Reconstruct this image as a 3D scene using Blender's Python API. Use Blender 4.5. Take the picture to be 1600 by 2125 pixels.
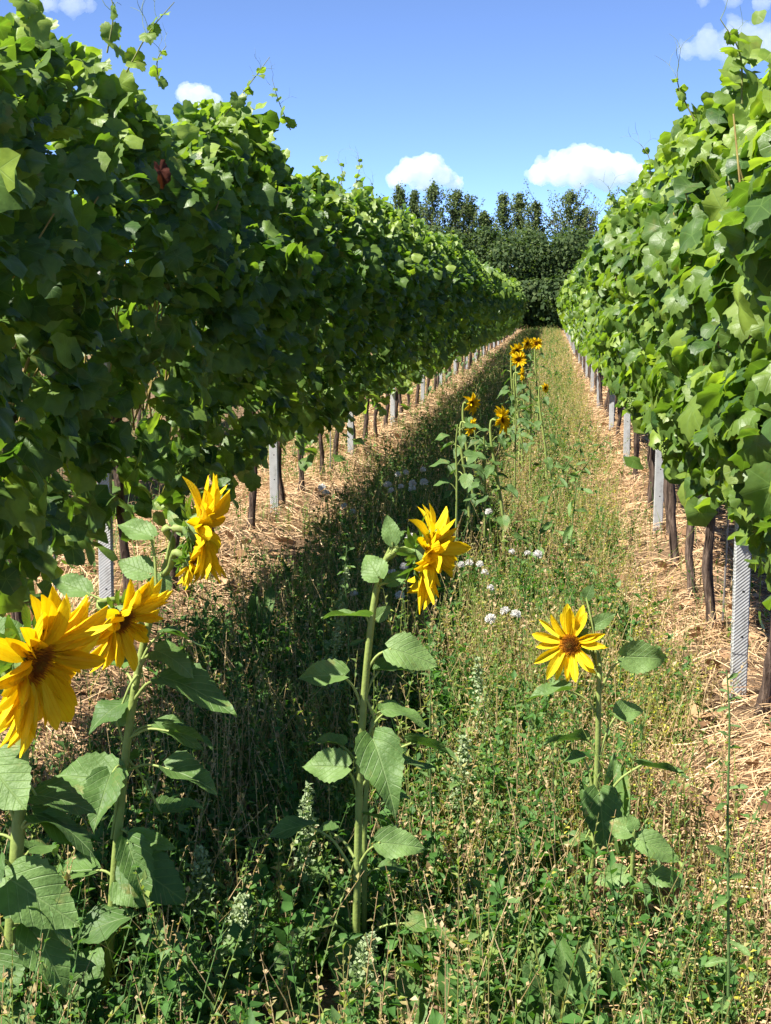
import bpy, math, random
import numpy as np
from mathutils import Vector, Matrix

SC = bpy.context.scene
for _o in list(bpy.data.objects):
    bpy.data.objects.remove(_o)
RNG = np.random.default_rng(11)
random.seed(11)
PI = math.pi

# ------------------------------------------------------------------ camera, sky, sun, exposure
FPX, CXP, CYP = 3000.0, 800.0, 1062.5          # focal length and centre in photograph pixels
CAM = np.array([0.0, 0.0, 1.40])
PITCH = math.atan(428.0 / FPX)
YAW = math.atan(345.0 / FPX * math.cos(PITCH))
R_ = np.array([math.cos(YAW), math.sin(YAW), 0.0])
FH = np.array([-math.sin(YAW), math.cos(YAW), 0.0])
F_ = FH * math.cos(PITCH) + np.array([0, 0, -math.sin(PITCH)])
U_ = FH * math.sin(PITCH) + np.array([0, 0, math.cos(PITCH)])
cam_data = bpy.data.cameras.new('camera')
cam = bpy.data.objects.new('camera', cam_data)
SC.collection.objects.link(cam)
cam_data.sensor_fit = 'VERTICAL'
cam_data.sensor_height = 36.0
cam_data.lens = 36.0 * FPX / 2125.0
cam_data.clip_start = 0.05
cam_data.clip_end = 20000.0
cam.matrix_world = Matrix(((R_[0], U_[0], -F_[0], CAM[0]), (R_[1], U_[1], -F_[1], CAM[1]),
                           (R_[2], U_[2], -F_[2], CAM[2]), (0, 0, 0, 1)))
SC.camera = cam

SUN_EL = math.radians(55.0)
SUN_AZ = math.radians(35.0)                      # how far behind the camera's left
SUN_DIR = np.array([-math.cos(SUN_AZ) * math.cos(SUN_EL), -math.sin(SUN_AZ) * math.cos(SUN_EL), math.sin(SUN_EL)])
world = bpy.data.worlds.new('World')
SC.world = world
world.use_nodes = True
wn = world.node_tree
wn.nodes.clear()
w_out = wn.nodes.new('ShaderNodeOutputWorld')
w_bg = wn.nodes.new('ShaderNodeBackground')
w_sky = wn.nodes.new('ShaderNodeTexSky')
w_sky.sky_type = 'NISHITA'
w_sky.sun_disc = False
w_sky.sun_elevation = SUN_EL
w_sky.sun_rotation = math.atan2(SUN_DIR[0], SUN_DIR[1])
w_sky.altitude = 4000
w_sky.air_density = 0.45
w_sky.dust_density = 0.0
w_sky.ozone_density = 5.5
w_bg.inputs['Strength'].default_value = 0.124
w_hs = wn.nodes.new('ShaderNodeHueSaturation')      # slight desaturation, the same over the whole sky
w_hs.inputs['Saturation'].default_value = 0.96
wn.links.new(w_sky.outputs[0], w_hs.inputs['Color'])
wn.links.new(w_hs.outputs[0], w_bg.inputs[0])
wn.links.new(w_bg.outputs[0], w_out.inputs[0])

sun_data = bpy.data.lights.new('sun', 'SUN')
sun_data.energy = 5.0
sun_data.angle = math.radians(0.53)
sun_data.color = (1.0, 0.95, 0.86)
sun = bpy.data.objects.new('sun', sun_data)
SC.collection.objects.link(sun)
sun.rotation_euler = Vector(SUN_DIR).to_track_quat('Z', 'Y').to_euler()
sun.location = (-20, -5, 40)

SC.view_settings.view_transform = 'Standard'
SC.view_settings.look = 'None'
SC.view_settings.exposure = 1.52
SC.view_settings.gamma = 1.0
SC.view_settings.use_curve_mapping = False
SC.cycles.max_bounces = 6
SC.cycles.diffuse_bounces = 4
SC.cycles.glossy_bounces = 2
SC.cycles.transmission_bounces = 4
SC.cycles.volume_bounces = 6
SC.cycles.transparent_max_bounces = 4
SC.cycles.caustics_reflective = False
SC.cycles.caustics_refractive = False


def at(px, py, Y):
    """photograph pixel + distance along the rows -> world point"""
    d = F_ + R_ * (px - CXP) / FPX + U_ * (CYP - py) / FPX
    return CAM + d * (Y / d[1])


def on_ground(px, py, z=0.0):
    d = F_ + R_ * (px - CXP) / FPX + U_ * (CYP - py) / FPX
    return CAM + d * ((z - CAM[2]) / d[2])


def unit(v):
    v = np.asarray(v, float)
    return v / np.maximum(np.linalg.norm(v, axis=-1, keepdims=True), 1e-9)


# ------------------------------------------------------------------ mesh helpers
class MB:
    """collects triangles with a leaf coordinate and two tint values per vertex"""

    def __init__(s):
        s.v, s.t, s.u, s.c, s.n = [], [], [], [], 0

    def add(s, v, t, u=None, tint=0.5, young=0.0):
        v = np.asarray(v, float).reshape(-1, 3)
        n = len(v)
        s.v.append(v)
        s.t.append(np.asarray(t, int).reshape(-1, 3) + s.n)
        s.u.append(np.zeros((n, 2)) if u is None else np.asarray(u, float).reshape(-1, 2))
        c = np.empty((n, 2))
        c[:, 0] = tint
        c[:, 1] = young
        s.c.append(c)
        s.n += n
        return s

    def mesh(s, name, mat, smooth=True):
        V = np.concatenate(s.v)
        T = np.concatenate(s.t)
        U = np.concatenate(s.u)
        C = np.concatenate(s.c)
        me = bpy.data.meshes.new(name)
        me.vertices.add(len(V))
        me.vertices.foreach_set('co', V.astype(np.float32).ravel())
        me.loops.add(len(T) * 3)
        me.loops.foreach_set('vertex_index', T.astype(np.int32).ravel())
        me.polygons.add(len(T))
        me.polygons.foreach_set('loop_start', np.arange(0, len(T) * 3, 3, dtype=np.int32))
        me.polygons.foreach_set('use_smooth', np.full(len(T), smooth, dtype=bool))
        me.update(calc_edges=True)
        a = me.attributes.new('luv', 'FLOAT_VECTOR', 'POINT')
        a.data.foreach_set('vector', np.column_stack([U, np.zeros(len(U))]).astype(np.float32).ravel())
        a = me.attributes.new('tint', 'FLOAT', 'POINT')
        a.data.foreach_set('value', C[:, 0].astype(np.float32))
        a = me.attributes.new('young', 'FLOAT', 'POINT')
        a.data.foreach_set('value', C[:, 1].astype(np.float32))
        me.materials.append(mat)
        return me


def link(name, me, parent=None, mat4=None, color=(0, 0, 0, 1)):
    o = bpy.data.objects.new(name, me)
    SC.collection.objects.link(o)
    o.color = color
    if parent is not None:
        o.parent = parent
    if mat4 is not None:
        o.matrix_basis = mat4
    return o


def tag(o, label=None, cat=None, group=None, kind=None):
    if label: o['label'] = label
    if cat: o['category'] = cat
    if group: o['group'] = group
    if kind: o['kind'] = kind
    return o


def root(name, loc, label, cat, group=None):
    o = link(name, None)
    o.empty_display_size = 0.1
    o.location = tuple(loc)
    return tag(o, label, cat, group)


def tubes(P, Rr, ns=3):
    """P (N,K,3) polylines, Rr (N,K) radii -> vertices, triangles"""
    P = np.asarray(P, float)
    if P.ndim == 2: P = P[None]
    N, K, _ = P.shape
    Rr = np.broadcast_to(np.asarray(Rr, float), (N, K))
    T = unit(np.gradient(P, axis=1))
    ref = np.where(np.abs(T[:, :1, 2:3]) > 0.8, np.array([1.0, 0.13, 0]), np.array([0.1, 0.05, 1.0]))
    A = unit(np.cross(T, np.broadcast_to(ref, T.shape)))
    B = np.cross(T, A)
    ang = np.arange(ns) * 2 * PI / ns
    V = P[:, :, None, :] + Rr[:, :, None, None] * (A[:, :, None, :] * np.cos(ang)[:, None] + B[:, :, None, :] * np.sin(ang)[:, None])
    idx = np.arange(N * K * ns).reshape(N, K, ns)
    a = idx[:, :-1]; b = idx[:, 1:]
    a2 = np.roll(a, -1, 2); b2 = np.roll(b, -1, 2)
    Tt = np.concatenate([np.stack([a, a2, b2], -1).reshape(-1, 3), np.stack([a, b2, b], -1).reshape(-1, 3)])
    tt = np.broadcast_to(np.linspace(0, 1, K)[None, :, None], (N, K, ns))
    aa = np.broadcast_to((ang / (2 * PI))[None, None, :], (N, K, ns))
    return V.reshape(-1, 3), Tt, np.stack([aa, tt], -1).reshape(-1, 2)


def ribbons(P, W, side):
    """flat strips: P (N,K,3), W (N,K), side (N,3)"""
    N, K, _ = P.shape
    S = side[:, None, :] * W[:, :, None] * 0.5
    V = np.stack([P - S, P + S], 2)
    idx = np.arange(N * K * 2).reshape(N, K, 2)
    a, b, c, d = idx[:, :-1, 0], idx[:, :-1, 1], idx[:, 1:, 1], idx[:, 1:, 0]
    T = np.concatenate([np.stack([a, b, c], -1).reshape(-1, 3), np.stack([a, c, d], -1).reshape(-1, 3)])
    return V.reshape(-1, 3), T


def frames(tip, nrm):
    n = unit(nrm)
    y = tip - n * np.sum(tip * n, -1, keepdims=True)
    y = unit(y)
    x = np.cross(y, n)
    return np.stack([x, y, n], -1)


def scatter(mb, tpls, P, M, S, tint, young):
    """instances of leaf templates joined into mb; S (N,) or (N,3)"""
    N = len(P)
    if N == 0: return
    S = np.asarray(S, float)
    if S.ndim == 1: S = np.repeat(S[:, None], 3, 1)
    tint = np.broadcast_to(tint, (N,))
    young = np.broadcast_to(young, (N,))
    which = np.arange(N) % len(tpls)
    for k, (tv, tt, tu) in enumerate(tpls):
        s = which == k
        n = int(s.sum())
        if n == 0: continue
        V = np.einsum('nij,nkj->nki', M[s], tv[None] * S[s][:, None, :]) + P[s][:, None, :]
        T = tt[None] + (np.arange(n) * len(tv))[:, None, None]
        mb.add(V.reshape(-1, 3), T.reshape(-1, 3), np.tile(tu, (n, 1)),
               np.repeat(tint[s], len(tv)), np.repeat(young[s], len(tv)))


def mat4(P, M, S):
    S = np.broadcast_to(np.asarray(S, float), (3,))
    A = M * S[None, :]
    return Matrix(((A[0, 0], A[0, 1], A[0, 2], P[0]), (A[1, 0], A[1, 1], A[1, 2], P[1]),
                   (A[2, 0], A[2, 1], A[2, 2], P[2]), (0, 0, 0, 1)))


def bez(pts, n):
    """smooth polyline through control points (Catmull-Rom)"""
    p = np.asarray(pts, float)
    p = np.vstack([2 * p[0] - p[1], p, 2 * p[-1] - p[-2]])
    out = []
    m = len(p) - 3
    for q in np.linspace(0, m - 1e-6, n):
        i = int(q); t = q - i
        a, b, c, d = p[i], p[i + 1], p[i + 2], p[i + 3]
        out.append(0.5 * ((2 * b) + (c - a) * t + (2 * a - 5 * b + 4 * c - d) * t * t + (3 * b - a - 3 * c + d) * t ** 3))
    return np.array(out)


def vnoise(x, y, seed=0, f=1.0):
    """cheap smooth noise in about -1..1"""
    r = np.random.default_rng(seed)
    s = 0
    for k in range(5):
        a = r.uniform(0, 2 * PI)
        w = f * r.uniform(0.6, 1.9)
        s = s + np.sin((x * math.cos(a) + y * math.sin(a)) * w * 2 * PI + r.uniform(0, 6.3))
    return s / 3.0


# ------------------------------------------------------------------ materials
def nt_new(name):
    m = bpy.data.materials.new(name)
    m.use_nodes = True
    nt = m.node_tree
    nt.nodes.clear()
    return m, nt


class NT:
    def __init__(s, nt): s.nt = nt

    def n(s, typ, **kw):
        nd = s.nt.nodes.new(typ)
        for k, v in kw.items(): setattr(nd, k, v)
        return nd

    def l(s, a, b): s.nt.links.new(a, b)

    def math(s, op, a, b=None, c=None, clamp=False):
        nd = s.n('ShaderNodeMath', operation=op, use_clamp=clamp)
        for i, v in enumerate((a, b, c)):
            if v is None: continue
            if isinstance(v, (int, float)): nd.inputs[i].default_value = v
            else: s.l(v, nd.inputs[i])
        return nd.outputs[0]

    def ramp(s, fac, stops, interp='LINEAR'):
        nd = s.n('ShaderNodeValToRGB')
        cr = nd.color_ramp
        cr.interpolation = interp
        while len(cr.elements) < len(stops): cr.elements.new(0.5)
        for e, (p, c) in zip(cr.elements, stops):
            e.position = p
            e.color = (*c, 1)
        s.l(fac, nd.inputs[0])
        return nd.outputs[0]

    def mix(s, fac, a, b, blend='MIX'):
        nd = s.n('ShaderNodeMix', data_type='RGBA', blend_type=blend)
        for sock, v in ((nd.inputs[0], fac), (nd.inputs[6], a), (nd.inputs[7], b)):
            if isinstance(v, (int, float)): sock.default_value = v
            elif isinstance(v, tuple): sock.default_value = (*v, 1)
            else: s.l(v, sock)
        return nd.outputs[2]

    def noise(s, vec, scale, detail=3, rough=0.55):
        nd = s.n('ShaderNodeTexNoise')
        nd.inputs['Scale'].default_value = scale
        nd.inputs['Detail'].default_value = detail
        nd.inputs['Roughness'].default_value = rough
        if vec is not None: s.l(vec, nd.inputs['Vector'])
        return nd.outputs[0]


def leaf_material(name, stops, young_col, transl=0.38, rough=0.45, spec=0.45, veins=None, trans_gain=(1.5, 1.7, 0.6), vein_col=(0.16, 0.26, 0.07), bump=0.25, blemish=0.0):
    m, nt = nt_new(name)
    q = NT(nt)
    out = q.n('ShaderNodeOutputMaterial')
    at_t = q.n('ShaderNodeAttribute', attribute_name='tint')
    at_y = q.n('ShaderNodeAttribute', attribute_name='young')
    uv = q.n('ShaderNodeAttribute', attribute_name='luv')
    oi = q.n('ShaderNodeObjectInfo')
    sep = q.n('ShaderNodeSeparateColor')
    q.l(oi.outputs['Color'], sep.inputs[0])
    tint = q.math('ADD', at_t.outputs['Fac'], sep.outputs[0], clamp=True)
    yng = q.math('ADD', at_y.outputs['Fac'], sep.outputs[1], clamp=True)
    col = q.ramp(tint, stops)
    col = q.mix(yng, col, young_col)
    pos = q.n('ShaderNodeNewGeometry').outputs['Position']
    blot = q.noise(pos, 34.0, 2)
    col = q.mix(q.math('MULTIPLY', q.math('SUBTRACT', blot, 0.35, clamp=True), 0.9), col, (0.0, 0.0, 0.0), 'SOFT_LIGHT')
    blem = q.noise(pos, 11.0, 4, 0.7)
    col = q.mix(q.math('MULTIPLY', q.math('SUBTRACT', blem, 0.60, clamp=True), 4.0 * blemish, clamp=True), col, (0.30, 0.22, 0.07))
    vein_h = None
    if veins:
        sx = q.n('ShaderNodeSeparateXYZ')
        q.l(uv.outputs['Vector'], sx.inputs[0])
        x, y = sx.outputs[0], sx.outputs[1]
        if veins == 'palm':
            th = q.math('ARCTAN2', x, y)
            d = q.math('PINGPONG', q.math('ADD', th, 0.0), 0.46)
            # distance from multiples of 0.92 rad, times the radius
            rad = q.math('SQRT', q.math('ADD', q.math('MULTIPLY', x, x), q.math('MULTIPLY', y, y)))
            dist = q.math('MULTIPLY', d, rad)
            v = q.math('SUBTRACT', 1.0, q.math('DIVIDE', dist, 0.018), clamp=True)
            side = q.math('PINGPONG', q.math('SUBTRACT', q.math('MULTIPLY', rad, 1.0), q.math('MULTIPLY', d, 0.55)), 0.055)
            v2 = q.math('MULTIPLY', q.math('SUBTRACT', 1.0, q.math('DIVIDE', side, 0.014), clamp=True), 0.14)
        elif veins == 'petal':
            ax = q.math('ABSOLUTE', x)
            v = q.math('SUBTRACT', 1.0, q.math('DIVIDE', ax, 0.03), clamp=True)
            side = q.math('PINGPONG', ax, 0.075)
            v2 = q.math('MULTIPLY', q.math('SUBTRACT', 1.0, q.math('DIVIDE', side, 0.03), clamp=True), 0.8)
        else:
            ax = q.math('ABSOLUTE', x)
            v = q.math('SUBTRACT', 1.0, q.math('DIVIDE', ax, 0.022), clamp=True)
            side = q.math('PINGPONG', q.math('SUBTRACT', y, q.math('MULTIPLY', ax, 0.85)), 0.075)
            v2 = q.math('MULTIPLY', q.math('SUBTRACT', 1.0, q.math('DIVIDE', side, 0.013), clamp=True), 0.6)
        vein_h = q.math('MAXIMUM', v, v2)
        col = q.mix(q.math('MULTIPLY', vein_h, 0.55), col, vein_col)
    p = q.n('ShaderNodeBsdfPrincipled')
    q.l(col, p.inputs['Base Color'])
    p.inputs['Roughness'].default_value = rough
    p.inputs['Specular IOR Level'].default_value = spec
    bmp = q.n('ShaderNodeBump')
    bmp.inputs['Strength'].default_value = bump
    bmp.inputs['Distance'].default_value = 0.004
    h = q.noise(pos, 120.0, 2)
    if vein_h is not None: h = q.math('SUBTRACT', h, q.math('MULTIPLY', vein_h, 0.9))
    q.l(h, bmp.inputs['Height'])
    q.l(bmp.outputs[0], p.inputs['Normal'])
    tr = q.n('ShaderNodeBsdfTranslucent')
    q.l(q.mix(1.0, col, trans_gain, 'MULTIPLY'), tr.inputs['Color'])
    mx = q.n('ShaderNodeMixShader')
    mx.inputs[0].default_value = transl
    q.l(p.outputs[0], mx.inputs[1])
    q.l(tr.outputs[0], mx.inputs[2])
    q.l(mx.outputs[0], out.inputs[0])
    return m


def simple_material(name, stops, scale=(40, 40, 40), rough=0.8, spec=0.2, detail=4, bump=0.5, dist=0.004, metallic=0.0):
    m, nt = nt_new(name)
    q = NT(nt)
    out = q.n('ShaderNodeOutputMaterial')
    tc = q.n('ShaderNodeTexCoord')
    mp = q.n('ShaderNodeMapping')
    mp.inputs['Scale'].default_value = scale
    q.l(tc.outputs['Object'], mp.inputs['Vector'])
    nz = q.noise(mp.outputs[0], 1.0, detail, 0.65)
    col = q.ramp(nz, stops)
    p = q.n('ShaderNodeBsdfPrincipled')
    q.l(col, p.inputs['Base Color'])
    p.inputs['Roughness'].default_value = rough
    p.inputs['Specular IOR Level'].default_value = spec
    p.inputs['Metallic'].default_value = metallic
    b = q.n('ShaderNodeBump')
    b.inputs['Strength'].default_value = bump
    b.inputs['Distance'].default_value = dist
    q.l(nz, b.inputs['Height'])
    q.l(b.outputs[0], p.inputs['Normal'])
    q.l(p.outputs[0], out.inputs[0])
    return m


M = {}
M['vine'] = leaf_material('vine_leaf', [(0, (0.044, 0.104, 0.026)), (0.5, (0.108, 0.192, 0.034)), (0.9, (0.172, 0.262, 0.046)), (1, (0.21, 0.29, 0.058))],
                          (0.28, 0.38, 0.06), 0.45, 0.45, 0.5, 'palm', blemish=0.6, trans_gain=(1.6, 1.7, 0.5))
M['sfleaf'] = leaf_material('sunflower_leaf', [(0, (0.058, 0.12, 0.03)), (0.5, (0.108, 0.195, 0.046)), (1, (0.18, 0.28, 0.085))],
                            (0.17, 0.28, 0.05), 0.3, 0.55, 0.35, 'pinnate', vein_col=(0.24, 0.33, 0.13), trans_gain=(1.3, 1.6, 0.5), blemish=1.0, bump=0.5)
M['petal'] = leaf_material('petal', [(0, (0.80, 0.50, 0.004)), (0.5, (0.82, 0.60, 0.008)), (1, (0.84, 0.66, 0.02))],
                           (0.7, 0.36, 0.01), 0.38, 0.6, 0.2, 'petal', vein_col=(0.80, 0.45, 0.0), trans_gain=(1.0, 1.0, 0.6), bump=0.4)
M['stem'] = leaf_material('green_stem', [(0, (0.16, 0.22, 0.05)), (0.5, (0.23, 0.29, 0.075)), (1, (0.30, 0.36, 0.11))], (0.3, 0.2, 0.1), 0.05, 0.6, 0.3)
M['disc'] = leaf_material('floret', [(0, (0.16, 0.11, 0.01)), (0.35, (0.16, 0.05, 0.008)), (0.7, (0.42, 0.16, 0.008)), (1, (0.72, 0.38, 0.01))], (0.3, 0.2, 0.1), 0.1, 0.8, 0.1)
M['weed'] = leaf_material('weed', [(0, (0.04, 0.11, 0.02)), (0.25, (0.075, 0.18, 0.035)), (0.45, (0.15, 0.24, 0.08)), (0.6, (0.25, 0.31, 0.07)),
                                   (0.72, (0.34, 0.31, 0.12)), (0.86, (0.40, 0.29, 0.15)), (1, (0.56, 0.43, 0.26))], (0.55, 0.5, 0.06), 0.38, 0.6, 0.3)
M['pale'] = leaf_material('pale_seed', [(0, (0.16, 0.22, 0.10)), (0.5, (0.30, 0.37, 0.20)), (1, (0.45, 0.50, 0.32))], (0.5, 0.5, 0.3), 0.25, 0.8, 0.1)
M['straw'] = leaf_material('straw', [(0, (0.20, 0.11, 0.055)), (0.35, (0.43, 0.27, 0.145)), (0.7, (0.58, 0.40, 0.225)), (1, (0.70, 0.54, 0.33))], (0.4, 0.3, 0.1), 0.15, 0.6, 0.25, trans_gain=(1, 1, 0.9))
M['tree'] = leaf_material('tree_leaf', [(0, (0.032, 0.060, 0.022)), (0.35, (0.062, 0.10, 0.034)), (0.6, (0.11, 0.15, 0.055)), (1, (0.18, 0.215, 0.085))], (0.16, 0.20, 0.08), 0.34, 0.7, 0.15)
M['grape'] = leaf_material('grape', [(0, (0.16, 0.26, 0.05)), (1, (0.28, 0.38, 0.08))], (0.3, 0.4, 0.1), 0.2, 0.4, 0.4)
M['fluff'] = leaf_material('fluff', [(0, (0.62, 0.60, 0.56)), (1, (0.80, 0.78, 0.74))], (0.8, 0.8, 0.8), 0.35, 0.9, 0.05, trans_gain=(1, 1, 1))
M['dead'] = leaf_material('dead_leaf', [(0, (0.05, 0.018, 0.01)), (0.5, (0.11, 0.028, 0.014)), (1, (0.30, 0.12, 0.05))], (0.3, 0.15, 0.08), 0.2, 0.7, 0.2)
M['bark'] = simple_material('vine_bark', [(0.3, (0.028, 0.02, 0.016)), (0.5, (0.085, 0.06, 0.047)), (0.7, (0.21, 0.155, 0.12))], (70, 70, 11), 0.9, 0.1, 5, 1.0, 0.012)
M['cane'] = simple_material('cane', [(0.3, (0.20, 0.13, 0.05)), (0.7, (0.36, 0.30, 0.09))], (60, 60, 14), 0.7, 0.2)
M['wood'] = simple_material('tree_bark', [(0.3, (0.05, 0.04, 0.03)), (0.7, (0.14, 0.11, 0.085))], (6, 6, 2), 0.9, 0.1)
M['rod'] = simple_material('rusty_rod', [(0.3, (0.18, 0.15, 0.13)), (0.7, (0.36, 0.34, 0.31))], (60, 60, 8), 0.5, 0.4, metallic=0.4)


def metal_material():
    m, nt = nt_new('galvanised_steel')
    q = NT(nt)
    out = q.n('ShaderNodeOutputMaterial')
    tc = q.n('ShaderNodeTexCoord')
    sx = q.n('ShaderNodeSeparateXYZ')
    q.l(tc.outputs['Object'], sx.inputs[0])
    # embossed slanting ribs pressed into the sheet
    ph = q.math('ADD', q.math('MULTIPLY', sx.outputs[2], 520.0), q.math('MULTIPLY', sx.outputs[0], -420.0))
    rib = q.math('MULTIPLY_ADD', q.math('SINE', ph), 0.5, 0.5)
    nz = q.noise(tc.outputs['Object'], 26.0, 5)
    col = q.ramp(nz, [(0.3, (0.25, 0.245, 0.23)), (0.45, (0.38, 0.385, 0.38)), (0.8, (0.47, 0.475, 0.47))])
    col = q.mix(q.math('MULTIPLY', rib, 0.16), col, (0.30, 0.31, 0.32))
    p = q.n('ShaderNodeBsdfPrincipled')
    q.l(col, p.inputs['Base Color'])
    p.inputs['Metallic'].default_value = 0.15
    p.inputs['Roughness'].default_value = 0.5
    b = q.n('ShaderNodeBump')
    b.inputs['Strength'].default_value = 0.35
    b.inputs['Distance'].default_value = 0.003
    q.l(rib, b.inputs['Height'])
    q.l(b.outputs[0], p.inputs['Normal'])
    q.l(p.outputs[0], out.inputs[0])
    return m


M['metal'] = metal_material()


def ground_material():
    m, nt = nt_new('ground_soil')
    q = NT(nt)
    out = q.n('ShaderNodeOutputMaterial')
    pos = q.n('ShaderNodeNewGeometry').outputs['Position']
    n1 = q.noise(pos, 9.0, 6, 0.7)
    n2 = q.noise(pos, 60.0, 4, 0.7)
    soil = q.ramp(n1, [(0.3, (0.07, 0.045, 0.03)), (0.5, (0.15, 0.10, 0.065)), (0.7, (0.24, 0.17, 0.11))])
    litter = q.ramp(n2, [(0.35, (0.12, 0.075, 0.04)), (0.55, (0.34, 0.22, 0.12)), (0.75, (0.46, 0.32, 0.18))])
    col = q.mix(q.math('MULTIPLY', q.math('SUBTRACT', n1, 0.35, clamp=True), 2.5, clamp=True), soil, litter)
    sx = q.n('ShaderNodeSeparateXYZ')
    q.l(pos, sx.inputs[0])
    # outside the two rows and past their end lies rough meadow
    far = q.math('MULTIPLY', q.math('SUBTRACT', sx.outputs[1], 76.0), 0.3, clamp=True)
    grass = q.ramp(n1, [(0.3, (0.06, 0.11, 0.03)), (0.7, (0.17, 0.19, 0.07))])
    col = q.mix(far, col, grass)
    p = q.n('ShaderNodeBsdfPrincipled')
    q.l(col, p.inputs['Base Color'])
    p.inputs['Roughness'].default_value = 0.95
    p.inputs['Specular IOR Level'].default_value = 0.1
    b = q.n('ShaderNodeBump')
    b.inputs['Strength'].default_value = 0.9
    b.inputs['Distance'].default_value = 0.03
    q.l(n2, b.inputs['Height'])
    q.l(b.outputs[0], p.inputs['Normal'])
    q.l(p.outputs[0], out.inputs[0])
    return m


M['ground'] = ground_material()

# ------------------------------------------------------------------ ground
XL, XR = -1.77, 0.69                # the two vine rows


def gz(x, y):
    """ground height: straw banked up along both rows"""
    x = np.asarray(x, float); y = np.asarray(y, float)
    bank = 0.06 * np.exp(-((x - XL) / 0.33) ** 2) + 0.06 * np.exp(-((x - XR - 0.08) / 0.28) ** 2)
    near = np.clip((120 - np.abs(y)) / 60, 0, 1) * np.clip((14 - np.abs(x)) / 6, 0, 1)
    return (bank * (1 + 0.35 * vnoise(x, y, 3, 0.6)) + 0.018 * vnoise(x, y, 5, 1.1)) * near


def build_ground():
    xs = np.unique(np.concatenate([np.array([-4000, -1500, -500, -150, -60, -25, -12, -7]), np.arange(-4.5, 3.5, 0.09), np.array([5, 8, 12, 25, 60, 150, 500, 1500, 4000])]))
    ys = np.unique(np.concatenate([np.array([-3000, -500, -100, -20, -5, -1]), np.arange(0, 14, 0.10), np.arange(14, 84, 0.5), np.array([90, 100, 120, 160, 250, 500, 1200, 3000, 8000])]))
    X, Y = np.meshgrid(xs, ys)
    V = np.stack([X, Y, gz(X, Y)], -1).reshape(-1, 3)
    w, h = len(xs), len(ys)
    i = np.arange(w * h).reshape(h, w)
    a, b, c, d = i[:-1, :-1], i[:-1, 1:], i[1:, 1:], i[1:, :-1]
    T = np.concatenate([np.stack([a, b, c], -1).reshape(-1, 3), np.stack([a, c, d], -1).reshape(-1, 3)])
    mb = MB().add(V, T)
    tag(link('ground', mb.mesh('ground', M['ground'])), kind='structure')


build_ground()

# ------------------------------------------------------------------ leaf templates


def vine_leaf_template(seed, n=22, rings=(0.55, 1.0)):
    r = np.random.default_rng(seed)
    th = np.linspace(-PI, PI, n, endpoint=False) + PI / n
    key = np.radians([0, 27, 52, 82, 108, 135, 158, 180])
    rad = np.array([0.70, 0.585, 0.66, 0.535, 0.60, 0.53, 0.47, 0.14])
    rr = np.interp(np.abs(th), key, rad) * (1 + r.uniform(-0.07, 0.07, n))
    rr *= 1 + 0.045 * np.where(np.arange(n) % 2 == 0, 1, -1)
    V = [np.zeros((1, 2))]
    for f in rings:
        V.append(np.stack([np.sin(th) * rr * f, np.cos(th) * rr * f], -1))
    xy = np.concatenate(V)
    x, y = xy[:, 0], xy[:, 1]
    rd = np.hypot(x, y)
    ang = np.arctan2(x, y)
    fold, droop = r.uniform(-0.05, 0.5), r.uniform(0.2, 0.95)
    z = fold * np.abs(x) - droop * rd ** 2 * (0.6 + 0.4 * np.cos(ang)) + r.uniform(0.04, 0.11) * np.sin(3 * ang + r.uniform(0, 6)) * rd / 0.6 + r.uniform(0.015, 0.04) * np.sin(7 * ang + r.uniform(0, 6)) * (rd / 0.6) ** 2
    z += r.uniform(-0.25, 0.25) * x * y
    T = []
    for k in range(n):
        T.append((0, 1 + k, 1 + (k + 1) % n))
    for j in range(len(rings) - 1):
        o = 1 + j * n
        for k in range(n):
            k2 = (k + 1) % n
            T.append((o + k, o + n + k, o + n + k2))
            T.append((o + k, o + n + k2, o + k2))
    # petiole sinus: drop the triangle that closes the notch behind the stalk
    T = np.array(T)
    # reversed so that the upper side looks along +z
    T = T[:, ::-1]
    return np.column_stack([x, y, z]), T, xy


VL_HI = [vine_leaf_template(100 + i, 34, (0.42, 0.76, 1.0)) for i in range(10)]
VL_MID = [vine_leaf_template(200 + i, 12, (0.6, 1.0)) for i in range(10)]
VL_LOW = [vine_leaf_template(300 + i, 9, (1.0,)) for i in range(10)]

# folded diamond for weeds
WL = []
for _s in range(6):
    _r = np.random.default_rng(_s + 50)
    _f, _d = _r.uniform(0.02, 0.22), _r.uniform(-0.05, 0.3)
    WL.append((np.array([[0, 0, 0], [-0.5, 0.42, _f], [0, 0.48, -_d * 0.25], [0.5, 0.42, _f], [0, 1, -_d]]),
               np.array([[0, 2, 1], [0, 3, 2], [1, 2, 4], [2, 3, 4]]),
               np.array([[0, 0], [-0.5, 0.42], [0, 0.48], [0.5, 0.42], [0, 1]])))


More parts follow.
